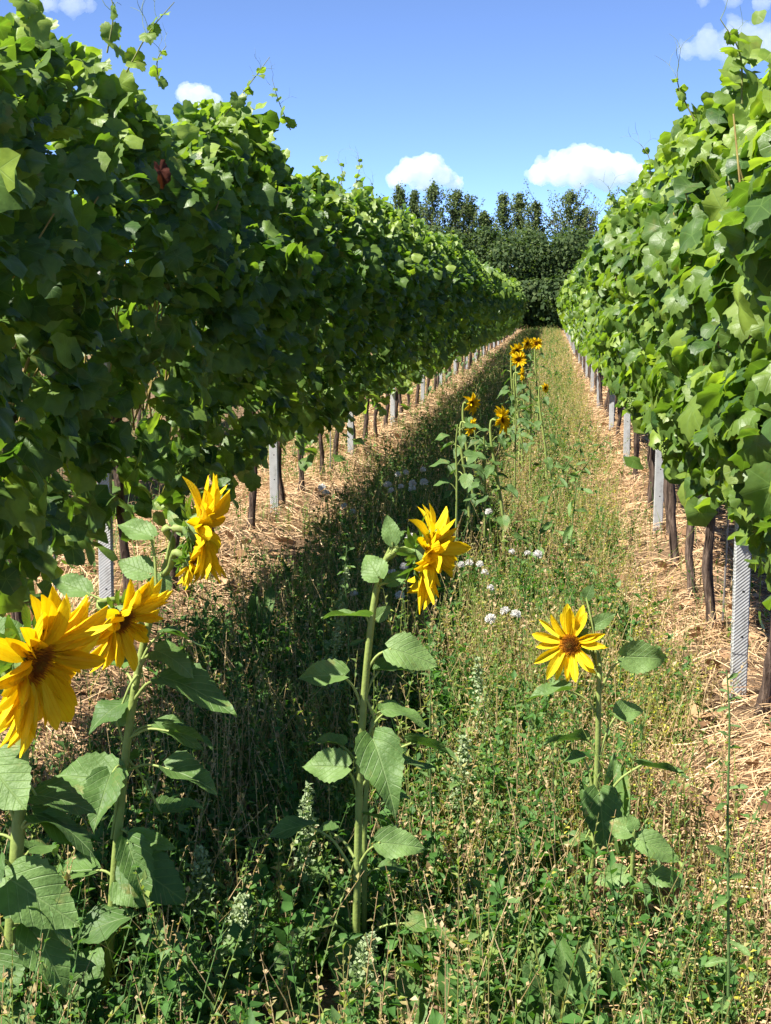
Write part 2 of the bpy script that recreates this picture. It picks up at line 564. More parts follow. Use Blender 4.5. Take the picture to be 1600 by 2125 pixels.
def blade_template(seed, nl=11, nw=3, shape='heart', droop=0.35, fold=0.25, wave=0.05, teeth=0.05):
    """leaf blade of length 1 and half width about 0.45 on a grid; stalk end at the origin"""
    r = np.random.default_rng(seed)
    t = np.linspace(0, 1, nl)
    if shape == 'heart':
        w = np.interp(t, [0, 0.06, 0.18, 0.32, 0.5, 0.7, 0.86, 1], [0.10, 0.30, 0.45, 0.48, 0.43, 0.30, 0.16, 0.0])
    elif shape == 'lance':
        w = np.interp(t, [0, 0.1, 0.3, 0.5, 0.7, 0.88, 1], [0.10, 0.20, 0.36, 0.45, 0.42, 0.24, 0.0])
    else:  # petal
        w = np.interp(t, [0, 0.12, 0.35, 0.6, 0.8, 0.93, 1], [0.22, 0.32, 0.46, 0.5, 0.40, 0.2, 0.04])
    w = w * (1 + teeth * np.where(np.arange(nl) % 2 == 0, 1, -1))
    s = np.linspace(-1, 1, 2 * nw + 1)
    X = w[:, None] * s[None]
    Y = np.repeat(t[:, None], len(s), 1) - (0.10 * np.abs(s)[None] * np.clip(1 - t[:, None] * 5, 0, 1) if shape == 'heart' else 0)
    ph = r.uniform(0, 6.3, 3)
    Z = fold * np.abs(X) * (1 - 0.5 * t[:, None]) - droop * t[:, None] ** 2 + wave * np.sin(t[:, None] * 9 + ph[0] + np.sign(s)[None] * ph[1]) * np.abs(s)[None]
    Z = Z + r.uniform(-0.12, 0.12) * X * t[:, None]
    V = np.stack([X, Y, Z], -1).reshape(-1, 3)
    m = len(s)
    i = np.arange(nl * m).reshape(nl, m)
    a, b, c, d = i[:-1, :-1], i[:-1, 1:], i[1:, 1:], i[1:, :-1]
    T = np.concatenate([np.stack([a, b, c], -1).reshape(-1, 3), np.stack([a, c, d], -1).reshape(-1, 3)])
    return V, T, V[:, :2].copy()


SF_T = [blade_template(20 + i, 19, 3, 'heart', d, f, wv * 1.5, 0.05) for i, (d, f, wv) in enumerate(
    [(0.30, 0.22, 0.03), (0.12, 0.30, 0.04), (0.45, 0.15, 0.05), (0.22, 0.45, 0.04), (0.05, 0.15, 0.02), (0.6, 0.3, 0.06)])]
SF_ME = [MB().add(v, t, u).mesh('sunflower_leaf', M['sfleaf']) for v, t, u in SF_T]
PET_T = [blade_template(40 + i, 8, 2, 'petal', d, f, wv, 0.0) for i, (d, f, wv) in enumerate(
    [(-0.12, 0.35, 0.01), (0.05, 0.5, 0.012), (0.2, 0.3, 0.015), (-0.25, 0.4, 0.012), (0.12, 0.7, 0.02), (0.32, 0.4, 0.02)])]
PET_ME = [MB().add(v, t, u).mesh('petal', M['petal']) for v, t, u in PET_T]
VL_ME = [MB().add(v, t, u, 0, 0).mesh('vine_leaf', M['vine']) for v, t, u in VL_HI]
for _m in SF_ME + PET_ME:
    _m.attributes['tint'].data.foreach_set('value', np.zeros(len(_m.vertices), dtype=np.float32))

ORD = ['first', 'second', 'third', 'fourth', 'fifth', 'sixth', 'seventh', 'eighth', 'ninth', 'tenth', 'eleventh', 'twelfth',
       'thirteenth', 'fourteenth', 'fifteenth', 'sixteenth', 'seventeenth', 'eighteenth', 'nineteenth', 'twentieth', 'twenty-first', 'twenty-second']

# ------------------------------------------------------------------ steel posts
POST_L0, POST_LS = 5.56, 3.60
POST_R0, POST_RS = 5.0, 3.60
NPOST = 20


def post_mesh():
    """folded sheet post: broad ribbed web, two flanges with turned-in lips, hook notches down the edges"""
    w, dp, lip, th, H = 0.055, 0.026, 0.011, 0.0025, 1.98
    prof = [(-w / 2 + lip, dp), (-w / 2, dp), (-w / 2, 0.004), (-w / 2 + 0.004, 0), (w / 2 - 0.004, 0), (w / 2, 0.004), (w / 2, dp), (w / 2 - lip, dp)]
    inn = [(-w / 2 + lip, dp - th), (-w / 2 + th, dp - th), (-w / 2 + th, 0.005), (-w / 2 + 0.005, th), (w / 2 - 0.005, th), (w / 2 - th, 0.005), (w / 2 - th, dp - th), (w / 2 - lip, dp - th)]
    ring = np.array(prof + inn[::-1])
    n = len(ring)
    zs = np.array([-0.3, 0.0, 0.5, 1.0, 1.5, H])
    V = np.concatenate([np.column_stack([ring, np.full(n, z)]) for z in zs])
    T = []
    for k in range(len(zs) - 1):
        for i in range(n):
            j = (i + 1) % n
            a, b, c, d = k * n + i, k * n + j, (k + 1) * n + j, (k + 1) * n + i
            T += [(a, b, c), (a, c, d)]
    o = (len(zs) - 1) * n
    for i in range(7):
        a, b, c, d = o + i, o + i + 1, o + n - 2 - i, o + n - 1 - i
        T += [(a, b, c), (a, c, d)]
    mb = MB().add(V, T)
    # wire hooks pressed out of both flanges
    for z in np.arange(0.1, 1.9, 0.075):
        for sgn in (-1, 1):
            x0 = sgn * w / 2
            v = np.array([[x0, 0.010, z], [x0, 0.020, z], [x0 + sgn * 0.004, 0.012, z + 0.016], [x0 + sgn * 0.004, 0.018, z + 0.016], [x0, 0.010, z + 0.022], [x0, 0.020, z + 0.022]])
            mb.add(v, [(0, 1, 3), (0, 3, 2), (2, 3, 5), (2, 5, 4)])
    return mb.mesh('post', M['metal'], smooth=False)


def hole_mesh():
    a = np.arange(8) * PI / 4
    V = np.column_stack([np.cos(a) * 0.005, np.full(8, -0.0006), np.sin(a) * 0.004])
    V = np.vstack([V, V + np.array([0, 0.0012, 0])])
    T = [(0, i, i + 1) for i in range(1, 7)] + [(i, (i + 1) % 8, 8 + (i + 1) % 8) for i in range(8)] + [(i, 8 + (i + 1) % 8, 8 + i) for i in range(8)]
    mm = simple_material('punched_hole', [(0.3, (0.012, 0.012, 0.012)), (0.7, (0.03, 0.03, 0.03))])
    return MB().add(V, T).mesh('hole', mm, smooth=False)


POST_ME, HOLE_ME = post_mesh(), hole_mesh()
for side, X0, y0, ys, nm in (('L', XL, POST_L0, POST_LS, 'shaded left row'), ('R', XR - 0.035, POST_R0, POST_RS, 'sunlit right row')):
    for k in range(NPOST):
        y = y0 + ys * k
        x = X0 + random.uniform(-0.015, 0.015)
        if k < 8:
            lab = f'{ORD[k]} galvanised steel post from the camera in the {nm} of vines'
        else:
            lab = f'distant galvanised steel post beyond the eighth in the {nm} of vines'
        r = root('trellis_post', (x, y, float(gz(x, y))), lab, 'post', 'steel trellis posts of the vine rows' if k < 8 else f'far trellis posts of the {nm}')
        r.rotation_euler = (random.uniform(-.015, .015), random.uniform(-.012, .012), random.uniform(-0.12, 0.12))
        link('profile', POST_ME, r)
        if k < 3:
            for z in (0.22, 0.38, 0.62):
                o = link('bolt_hole', HOLE_ME, r)
                o.location = (0.004, 0, z)

# ------------------------------------------------------------------ grapevines


def icos(sub=0):
    import bmesh
    bm = bmesh.new()
    bmesh.ops.create_icosphere(bm, subdivisions=sub + 1, radius=1.0)
    bm.verts.ensure_lookup_table()
    V = np.array([v.co[:] for v in bm.verts])
    T = np.array([[v.index for v in f.verts] for f in bm.faces])
    bm.free()
    return V, T


ICO_V, ICO_T = icos(0)
ICO2_V, ICO2_T = icos(1)


def grape_mesh(seed):
    r = np.random.default_rng(seed)
    mb = MB()
    n = 46
    for i in range(n):
        t = (i + r.uniform(0, 1)) / n
        a = i * 2.4 + r.uniform(-0.4, 0.4)
        rad = 0.034 * (1 - t) ** 0.7 * (0.6 + 0.4 * min(1, t * 6)) * r.uniform(0.6, 1.05)
        c = np.array([math.cos(a) * rad, math.sin(a) * rad, -t * 0.115])
        mb.add(ICO_V * r.uniform(0.0062, 0.0082) + c, ICO_T, None, r.uniform(0, 1))
    p = bez([(0, 0, -0.05), (0.002, 0, 0.0), (0, 0.006, 0.05)], 5)
    v, t, u = tubes(p, np.full((1, 5), 0.0018), 4)
    mb.add(v, t, u, 1.0)
    return mb.mesh('grape_bunch', M['grape'])


GRAPES = [grape_mesh(i) for i in range(5)]


def trunk_mesh(seed, H=0.95):
    r = np.random.default_rng(seed)
    K = 15
    z = np.linspace(-0.10, H, K)
    lean = r.uniform(-0.13, 0.13, 2)
    P = np.column_stack([lean[0] * z + 0.014 * np.cumsum(r.normal(0, 0.5, K)), lean[1] * z + 0.016 * np.cumsum(r.normal(0, 0.5, K)), z])
    P[:, :2] -= P[1, :2]
    rad = np.interp(z, [-0.1, 0.0, 0.08, 0.5, 0.8, H], [0.031, 0.027, 0.0195, 0.017, 0.020, 0.014]) * r.uniform(0.88, 1.12, K) * r.uniform(0.85, 1.1)
    V, T, U = tubes(P, rad[None], 10)
    V = V.reshape(K, 10, 3)
    c = P[:, None, :]
    twist = np.arange(K)[:, None] * 0.35
    ridge = 1 + 0.16 * np.sin(np.arange(10)[None] * 2 * PI / 10 * 3 + twist + r.uniform(0, 6)) + r.uniform(-0.09, 0.09, (K, 10))
    V = c + (V - c) * ridge[:, :, None]
    mb = MB().add(V.reshape(-1, 3), T, U)
    # loose strips of bark
    for _ in range(9):
        k = r.integers(1, K - 4)
        a = r.uniform(0, 2 * PI)
        d = np.array([math.cos(a), math.sin(a), 0])
        off = np.array([1.0, 1.06, 1.14, 1.05]) * r.uniform(1.0, 1.18)
        pl = np.array([P[k + i] + d * rad[k + i] * off[i] for i in range(4)])[None]
        v, t = ribbons(pl, np.array([[0.004, 0.008, 0.008, 0.003]]), np.array([[-d[1], d[0], 0]]))
        mb.add(v, t)
    # two arms at the top along the wire
    top = P[-1]
    for sg in (-1, 1):
        p = bez([top - np.array([0, 0, 0.1]), top + np.array([0, sg * 0.08, 0.0]), top + np.array([r.uniform(-.03, .03), sg * 0.42, r.uniform(-0.05, 0.03)])], 7)
        v, t, u = tubes(p, np.linspace(0.016, 0.008, 7)[None], 6)
        mb.add(v, t, u)
    return mb.mesh('trunk', M['bark'])


TRUNKS = [trunk_mesh(i) for i in range(9)]


def row_top(y, row):
    base = 2.27 if row == 'L' else 2.20
    return base + 0.10 * vnoise(y, 0 * y, 21 if row == 'L' else 22, 0.35) + 0.06 * vnoise(y, 0 * y, 23 if row == 'L' else 24, 1.1) + 0.035 * vnoise(y, 0 * y, 25, 2.7) \
        + (0.14 * np.exp(-((y - 8.3) / 0.8) ** 2) + 0.12 * np.clip((y - 10) / 6, 0, 1) if row == 'L' else 0.06 * np.clip((y - 10) / 6, 0, 1) - 0.17 * np.clip((6.5 - y) / 2.5, 0, 1))


def row_bot(y, row):
    return (0.54 if row == 'L' else 0.71) + 0.08 * vnoise(y, 0 * y, 31 if row == 'L' else 32, 0.5)


def vine_points(n, yc, width, row, rng):
    """leaf positions, outward normals and depth class around the canopy wall; y given in row coordinates, x across (+ = towards the alley)"""
    y = yc + rng.uniform(-width, width, n)
    top, bot = row_top(y, row), row_bot(y, row)
    u = rng.random(n)
    kind = np.where(u < 0.62, 0, np.where(u < 0.71, 1, np.where(u < 0.93, 2, 3)))     # alley face, far face, top, inside
    t = rng.random(n) ** np.where(kind == 0, 0.92, 1.0)
    t = np.where(kind == 2, rng.uniform(0.84, 1.0, n), t)
    if row == 'L':
        t = np.where((kind == 1) | (kind == 3), 0.40 + 0.60 * t, t)
    z = bot + (top - bot) * t
    hw = np.interp(t, [0, 0.12, 0.3, 0.5, 0.64, 0.84, 0.95, 1.0], [0.13, 0.24, 0.33, 0.39, 0.40, 0.22, 0.10, 0.04])
    if row == 'R': hw = hw * 0.70
    hw = hw * (1 + 0.24 * vnoise(y * 1.0, z * 1.0, 41 if row == 'L' else 42, 0.9) + 0.13 * vnoise(y, z, 43, 2.2))
    clump = np.clip(vnoise(y, z, 44 if row == 'L' else 45, 2.6) - 0.45, 0, 1)
    dep = rng.exponential(0.055, n)
    x = np.where(kind == 0, hw - dep + 0.17 * clump * rng.random(n), np.where(kind == 1, -hw + dep, rng.uniform(-1, 1, n) * hw))
    z = np.where(kind == 2, z + rng.normal(0, 0.03, n) + 0.22 * clump * rng.random(n), z)
    # ragged hanging fringe under the wall
    fr = (t < 0.12) & (rng.random(n) < 0.45)
    z = np.where(fr, z - rng.exponential(0.05 if row == 'L' else 0.035, n), z)
    nx = np.where(kind == 0, 1.0, np.where(kind == 1, -1.0, rng.normal(0, 0.6, n)))
    nz = np.where(kind == 2, 1.1, 0.55 + 0.35 * (t > 0.8))
    # blades turn towards the light, most in the upper half
    loc_sun = SUN_DIR * (np.array([1, 1, 1]) if row == 'L' else np.array([-1, -1, 1]))
    wsun = np.where(kind == 2, 1.0, np.interp(t, [0, 0.4, 0.62, 1.0], [0.35, 0.6, 1.5, 1.8]))
    N = unit(np.column_stack([nx, np.zeros(n), nz])) + wsun[:, None] * loc_sun[None]
    hole = np.clip(-vnoise(y, z, 46 if row == 'L' else 47, 1.5) - 0.40, 0, 0.6)
    x = np.where(kind == 0, x - 0.34 * hole, x)
    return np.column_stack([x, y, z]), N, kind, t, dep


def vine_leaf_set(n, yc, width, row, rng):
    P, N, kind, t, dep = vine_points(n, yc, width, row, rng)
    nrm = unit(unit(N) + rng.normal(0, 0.58, (n, 3)))
    tip = np.column_stack([np.where(kind == 1, -0.3, 0.3), rng.normal(0, 0.55, n), np.full(n, -1.0)])
    fr = frames(tip, nrm)
    size = np.clip(rng.lognormal(math.log(0.089), 0.27, n), 0.04, 0.15)
    size = size * (0.86 if row == 'R' else 0.95)
    size = np.where(t > 0.94, size * rng.uniform(0.55, 0.95, n), size)
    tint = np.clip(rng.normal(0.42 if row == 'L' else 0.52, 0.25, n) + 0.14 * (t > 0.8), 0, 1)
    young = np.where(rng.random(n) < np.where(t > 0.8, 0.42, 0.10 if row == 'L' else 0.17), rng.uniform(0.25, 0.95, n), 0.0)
    return P, fr, size, tint, young, kind, t, dep


NLEAF = 1380
rows = {'L': (XL, 1.0, POST_L0, POST_LS, (0.20, 1.02, 1.88, 2.74)), 'R': (XR, -1.0, POST_R0, POST_RS, (0.98, 1.70, 2.60, 3.32))}
# shared foliage for the far vines, three grades of leaf
FAR_ME = {}
for row in 'LR':
    for g, (nl, tp, mul, cnt) in enumerate(((NLEAF, VL_MID, 1.0, 4), (860, VL_LOW, 1.22, 4), (400, VL_LOW, 1.8, 4))):
        if row == 'L': nl = int(nl * 0.58)
        for k in range(cnt):
            rg = np.random.default_rng(900 + 50 * g + k + (7 if row == 'R' else 0))
            yc = 20 + k * 3.1 + g
            P, fr, size, tint, young, kind, t, dep = vine_leaf_set(nl, yc, 0.52, row, rg)
            P[:, 1] -= yc
            mb = MB()
            scatter(mb, tp, P, fr, size * mul, tint, young)
            FAR_ME[(row, g, k)] = mb.mesh('foliage', M['vine'])

TENDRIL_ME = []
for _k in range(4):
    _r = np.random.default_rng(_k + 5)
    mb = MB()
    _p = bez([(0, 0, 0), (0.02, 0.01, 0.03), (0.05, 0.0, 0.07), (0.09 + _r.uniform(-.02, .02), 0.01, 0.08)], 8)
    v, t, u = tubes(_p, np.linspace(0.0013, 0.0006, 8)[None], 3)
    mb.add(v, t, u, 0.3)
    _p = bez([_p[4], _p[4] + np.array([0.0, 0.01, 0.03]), _p[4] + np.array([-0.015, 0.015, 0.06])], 5)
    v, t, u = tubes(_p, np.linspace(0.0010, 0.0005, 5)[None], 3)
    mb.add(v, t, u, 0.3)
    TENDRIL_ME.append(mb.mesh('tendril', M['stem']))


def add_shoot(vroot, base, tipv, bend, rng, nleaf=6, lsize=0.06):
    """a shoot that stands out of the canopy: thin stem, small leaves, forked tendrils"""
    base = np.asarray(base); tipv = np.asarray(tipv)
    off = np.array(vroot.location)
    pts = bez([base - off, (base * 0.5 + tipv * 0.5) + bend - off, tipv - off], 10)
    v, t, u = tubes(pts, np.linspace(0.0034, 0.0013, 10)[None], 5)
    st = link('shoot', MB().add(v, t, u, 0.15, 0.25).mesh('shoot', M['stem']), vroot)
    d = unit(tipv - base)
    for i in range(nleaf):
        f = 0.18 + 0.8 * (i + rng.uniform(-0.2, 0.2)) / nleaf
        p = pts[min(9, int(f * 9))]
        s = lsize * (1.15 - 0.75 * f) * rng.uniform(0.8, 1.2)
        a = i * 2.4 + rng.uniform(-0.5, 0.5)
        outd = np.array([math.cos(a), math.sin(a), -0.15])
        nrm = unit(np.array([0.3 * math.cos(a), 0.3 * math.sin(a), 0.7]) + rng.normal(0, 0.45, 3))
        fr = frames((outd + np.array([0, 0, -0.35]))[None], nrm[None])[0]
        link('leaf', VL_ME[int(rng.integers(10))], st, mat4(p + outd * s * 0.25, fr, s), (float(rng.uniform(0.3, 0.8)), float(rng.uniform(0.2, 0.8)), 0, 1))
    for i in range(3):
        p = pts[int(rng.integers(4, 10))]
        a = rng.uniform(0, 2 * PI)
        fr = frames(np.array([[math.cos(a), math.sin(a), 0.2]]), np.array([[0, 0, 1.0]]) + rng.normal(0, 0.3, (1, 3)))[0]
        link('tendril', TENDRIL_ME[i % 4], st, mat4(p, fr, rng.uniform(0.7, 1.2)))


VINES = {'L': [], 'R': []}
for row, (X0, sgn, p0, ps, offs) in rows.items():
    rname = 'shaded left row' if row == 'L' else 'sunlit right row'
    for b in range(-1, NPOST):
        for j, of in enumerate(offs):
            y = p0 + ps * b + of
            if y < (2.9 if row == 'L' else 2.6) or y > 73.5: continue
            rg = np.random.default_rng(int(y * 1000) + (5 if row == 'R' else 0))
            x = X0 + rg.uniform(-0.03, 0.03)
            if b == -1:
                lab = f'{ORD[[o for o in range(4) if p0 - ps + offs[o] >= (2.9 if row == "L" else 2.6)].index(j)]} grapevine before the first steel post in the {rname}'
                grp = 'grapevines of the two rows'
            elif b < 8:
                lab = f'{ORD[j]} grapevine after the {ORD[b]} steel post in the {rname}'
                grp = 'grapevines of the two rows'
            else:
                lab = f'distant leafy grapevine beyond the ninth steel post of the {rname}'
                grp = f'far grapevines of the {rname}'
            rt = root('grapevine', (x, y, float(gz(x, y))), lab, 'grapevine', grp)
            tk = link('trunk', TRUNKS[int(rg.integers(9))], rt)
            tk.rotation_euler = (0, 0, 0 if rg.random() < 0.5 else PI)
            VINES[row].append((y, rt))
            near = y < (13.2 if row == 'L' else 11.0)
            depth = y
            if not near:
                g = 0 if y < 19 else (1 if y < 38 else 2)
                fo = link('foliage', FAR_ME[(row, g, int(rg.integers(4)))], rt)
                fo.rotation_euler = (0, 0, 0 if sgn > 0 else PI)
                fo.location = (0, 0, float(rg.uniform(-0.06, 0.06)) - rt.location.z)
                fo.scale = (float(rg.uniform(0.92, 1.1)), 1, float(rg.uniform(0.97, 1.04)))
                fo.color = (float(rg.uniform(-0.06, 0.06)), 0, 0, 1)
                tag(fo, kind='stuff')
                n_ind = 36 if y < 22 else (14 if y < 32 else 0)
                if n_ind:
                    P, fr, size, tint, young, kind, t, dep = vine_leaf_set(n_ind * 3, y, 0.5, row, rg)
                    order = np.argsort(-((kind == 0) * 1.0 + (kind == 2) * 0.9 - dep * 3))[:n_ind]
                    P[:, 0] += 0.03
            else:
                P, fr, size, tint, young, kind, t, dep = vine_leaf_set(900 if row == 'L' else 1250, y, 0.50, row, rg)
                if row == 'L':      # the fruit zone has been thinned by hand: light shows through
                    kp = ~((t < 0.30) & (rg.random(len(t)) < 0.16))
                    P, fr, size, tint, young, kind, t, dep = [q_[kp] for q_ in (P, fr, size, tint, young, kind, t, dep)]
                if row == 'R' and y < 5.0: size = size * 0.88
                score = (kind == 0) * 1.0 + (kind == 2) * 0.85 - dep * 5 + size * 2 - 0.35 * (t < 0.08)
                n_ind = 230 if y < 8.2 else 130
                if y < (3.4 if row == 'L' else 2.7): n_ind = 0
                order = np.argsort(-score)[:n_ind]
            if near or n_ind:
                if sgn < 0:       # turn the local frame half round for the right row
                    P[:, 0] *= -1
                    P[:, 1] = 2 * y - P[:, 1]
                    fr = np.einsum('ij,njk->nik', np.diag([-1.0, -1.0, 1.0]), fr)
                P = P + np.array([0, -y, -rt.location.z])
                for i in order:
                    link('leaf', VL_ME[int(rg.integers(10))], rt, mat4(P[i], fr[i], size[i]), (float(tint[i]), float(young[i]), 0, 1))
            if near:
                rest = np.ones(len(P), bool)
                rest[order] = False
                mb = MB()
                scatter(mb, VL_MID, P[rest], fr[rest], size[rest], tint[rest], young[rest])
                # fruiting canes and petioles seen between the leaves
                nc = 14
                cy = rg.uniform(-0.45, 0.45, nc)
                cx = rg.uniform(-0.12, 0.40, nc) * sgn * (1 if row == 'L' else 0.72)
                zt = rg.uniform(1.3, 1.8, nc)
                cz = rg.uniform(0.72, 0.9, nc)
                tt = np.linspace(0, 1, 6)
                C = np.stack([cx[:, None] * tt + 0.04 * np.sin(tt * 5 + cx[:, None] * 40), cy[:, None] + 0.05 * np.sin(tt * 4 + cy[:, None] * 30), cz[:, None] + (zt - cz)[:, None] * tt], -1)
                v, tr, u = tubes(C, np.broadcast_to(np.linspace(0.0045, 0.0025, 6), (nc, 6)), 5)
                cm = MB().add(v, tr, u, 0.2)
                link('canes', cm.mesh('canes', M['cane']), rt)
                fo = link('foliage', mb.mesh('foliage', M['vine']), rt)
                tag(fo, kind='stuff')
                for _ in range((1 if y < 6 else 3) if row == 'R' else 2):
                    gzz = rg.uniform(0.72, 1.0) + (0.1 if row == 'R' else 0)
                    go = link('grape_bunch', GRAPES[int(rg.integers(5))], rt)
                    go.location = (sgn * (rg.uniform(0.20, 0.31) if row == 'L' else rg.uniform(0.14, 0.24)), rg.uniform(-0.4, 0.4), gzz)
                    s = rg.uniform(0.5, 0.7)
                    go.scale = (s, s, s)
                    go.rotation_euler = (rg.uniform(-.2, .2), rg.uniform(-.2, .2), rg.uniform(0, 6))


# the next row to the left, glimpsed through gaps
_yy = 5.2
_k = 0
while _yy < 27:
    _rg = np.random.default_rng(3000 + _k)
    _x = -4.25 + _rg.uniform(-0.04, 0.04)
    _rt = root('grapevine', (_x, _yy, float(gz(_x, _yy))), 'grapevine of the next row, glimpsed through gaps in the shaded left row', 'grapevine', 'grapevines of the hidden neighbouring row')
    link('trunk', TRUNKS[_k % 9], _rt)
    _fo = link('foliage', FAR_ME[('L', 1, _k % 4)], _rt)
    tag(_fo, kind='stuff')
    _yy += 0.95
    _k += 1


def vine_near(row, y):
    return min(VINES[row], key=lambda q: abs(q[0] - y))[1]


# shoots standing against the sky: (row, tip pixel, base pixel)
_rg = np.random.default_rng(77)
for row, tp, bp, lat, nl, ls in (('L', (228, -20), (222, 110), -1.50, 4, 0.07), ('L', (362, 4), (262, 150), -1.47, 6, 0.06), ('L', (345, 95), (330, 180), -1.5, 4, 0.05),
                                 ('L', (560, 118), (450, 260), -1.46, 7, 0.07), ('L', (565, 165), (603, 270), -1.5, 6, 0.06), ('L', (700, 330), (705, 395), -1.5, 4, 0.06),
                                 ('L', (742, 318), (735, 390), -1.55, 4, 0.06), ('L', (30, -30), (60, 60), -1.45, 5, 0.08),
                                 ('L', (768, 372), (775, 420), -1.6, 4, 0.05), ('L', (940, 470), (930, 520), -1.5, 4, 0.07),
                                 ('R', (1495, 40), (1540, 215), 0.50, 7, 0.07), ('R', (1405, 150), (1442, 250), 0.50, 5, 0.05), ('R', (1262, 385), (1300, 470), 0.50, 7, 0.09),
                                 ('R', (1330, 300), (1350, 370), 0.52, 4, 0.06)):
    Y = lat * FPX / (bp[0] - 1145.0)
    base, tipp = at(bp[0], bp[1], Y), at(tp[0], tp[1], Y)
    add_shoot(vine_near(row, Y), base, tipp, np.array([_rg.uniform(-.03, .03), 0, 0.02]), _rg, nl, ls)

# the withered brown leaf high in the left row
_Y = 5.05
_p = at(277, 362, _Y)
_v = vine_near('L', _Y)
_me = MB().add(VL_HI[3][0] * np.array([0.6, 1, 1.6]), VL_HI[3][1], VL_HI[3][2], 0.3).mesh('withered_leaf', M['dead'])
_fr = frames(np.array([[0.25, 0, -1.0]]), np.array([[0.7, -0.75, 0.3]]))[0]
tag(link('withered_leaf', _me, _v, mat4(_p - np.array(_v.location) + np.array([0.13, -0.12, 0.0]), _fr, 0.085)), 'withered reddish brown leaf among the green ones')

# thin training rods beside trunks
for X0, yy, dx, nm in ((XR, 6.08, 0.045, 'right after the first post of the right row'), (XR, 6.75, 0.05, 'beside the reddish trunk in the right row'),
                       (XR, 7.72, 0.045, 'just before the second post of the right row'), (XL, 5.1, -0.05, 'before the first post of the left row'), (XL, 11.3, 0.04, 'before the third post of the left row')):
    x = X0 + dx
    pz = np.linspace(-0.15, 1.1, 6)
    v, t, u = tubes(np.column_stack([0.01 * np.sin(pz * 2), 0 * pz, pz]), np.full((1, 6), 0.0045), 6)
    o = link('training_rod', MB().add(v, t, u).mesh('training_rod', M['rod']))
    o.location = (x, yy, float(gz(x, yy)))
    tag(o, 'thin grey rod ' + nm, 'rod', 'training rods')

# ------------------------------------------------------------------ weeds, dry stems and straw


KEEP_OUT = []                       # room round the larger plants: x, y, radius
for _px, _py, _Y, _r in ((1190, 2190, 2.56, 0.15), (840, 2170, 2.55, 0.09), (1275, 1780, 3.42, 0.13), (620, 2180, 2.6, 0.10), (735, 2135, 2.72, 0.10), (208, 2160, 2.62, 0.12),
                         (1212, 2080, 3.12, 0.09), (1300, 2050, 2.92, 0.08), (500, 2190, 2.7, 0.06), (405, 2080, 2.9, 0.05), (645, 1990, 3.0, 0.06)):
    _q = at(_px, _py, _Y)
    KEEP_OUT.append((_q[0], _Y, _r))


def zone_positions(n, y0, y1, x0, x1, rng, edge=0.22):
    """points over the alley strip, thinning out raggedly at both edges"""
    x = rng.uniform(x0 - edge, x1 + edge, n)
    y = y0 + (y1 - y0) * rng.random(n)
    ex = np.minimum(x - x0, x1 - x) / edge + 0.7 * vnoise(x, y, 61, 0.5)
    keep = rng.random(n) < np.clip(0.5 + 0.6 * ex, 0, 1)
    for (kx, ky, kr) in KEEP_OUT:
        keep &= ((x - kx) ** 2 + ((y - ky) * 0.7) ** 2 > kr * kr) | (rng.random(n) < 0.15)
    return x[keep], y[keep]


def herb(mb, x, y, h, K, L, wr, tint, young, rng, stem_r=0.0012, up=0.5, stem_tint=None, taper=True):
    n = len(x)
    if n == 0: return
    base = np.column_stack([x, y, gz(x, y) - 0.01])
    lean = rng.normal(0, 0.22, (n, 2))
    T4 = np.linspace(0, 1, 4)
    C = np.stack([base[:, None, 0] + lean[:, 0:1] * h[:, None] * T4 ** 1.6, base[:, None, 1] + lean[:, 1:2] * h[:, None] * T4 ** 1.6, base[:, None, 2] + h[:, None] * T4], -1)
    v, t, u = tubes(C, stem_r * np.linspace(1.3, 0.6, 4)[None] * np.ones((n, 1)), 3)
    mb.add(v, t, u, np.repeat(np.clip(tint + 0.12, 0, 1) if stem_tint is None else np.broadcast_to(stem_tint, (n,)), 12))
    f = (np.arange(K)[None] + rng.uniform(0, 1, (n, K))) / K
    f = 0.08 + 0.92 * f
    az = np.arange(K)[None] * 2.4 + rng.uniform(0, 6.3, (n, 1)) + rng.normal(0, 0.4, (n, K))
    P = np.stack([base[:, None, 0] + lean[:, 0:1] * h[:, None] * f ** 1.6, base[:, None, 1] + lean[:, 1:2] * h[:, None] * f ** 1.6, base[:, None, 2] + h[:, None] * f], -1).reshape(-1, 3)
    el = rng.normal(up, 0.35, (n, K))
    d = np.stack([np.cos(az) * np.cos(el), np.sin(az) * np.cos(el), np.sin(el)], -1).reshape(-1, 3)
    nr = unit(np.stack([-np.cos(az) * np.sin(el), -np.sin(az) * np.sin(el), np.cos(el)], -1).reshape(-1, 3) + rng.normal(0, 0.25, (n * K, 3)))
    Ls = (L[:, None] * rng.uniform(0.6, 1.2, (n, K)) * ((1.15 - 0.6 * f) if taper else 1)).reshape(-1)
    S = np.column_stack([Ls * wr * rng.uniform(0.8, 1.2, n * K), Ls, Ls])
    scatter(mb, WL, P, frames(d, nr), S, np.clip(np.repeat(tint, K) + rng.normal(0, 0.06, n * K), 0, 1), np.repeat(np.broadcast_to(young, (n,)), K))


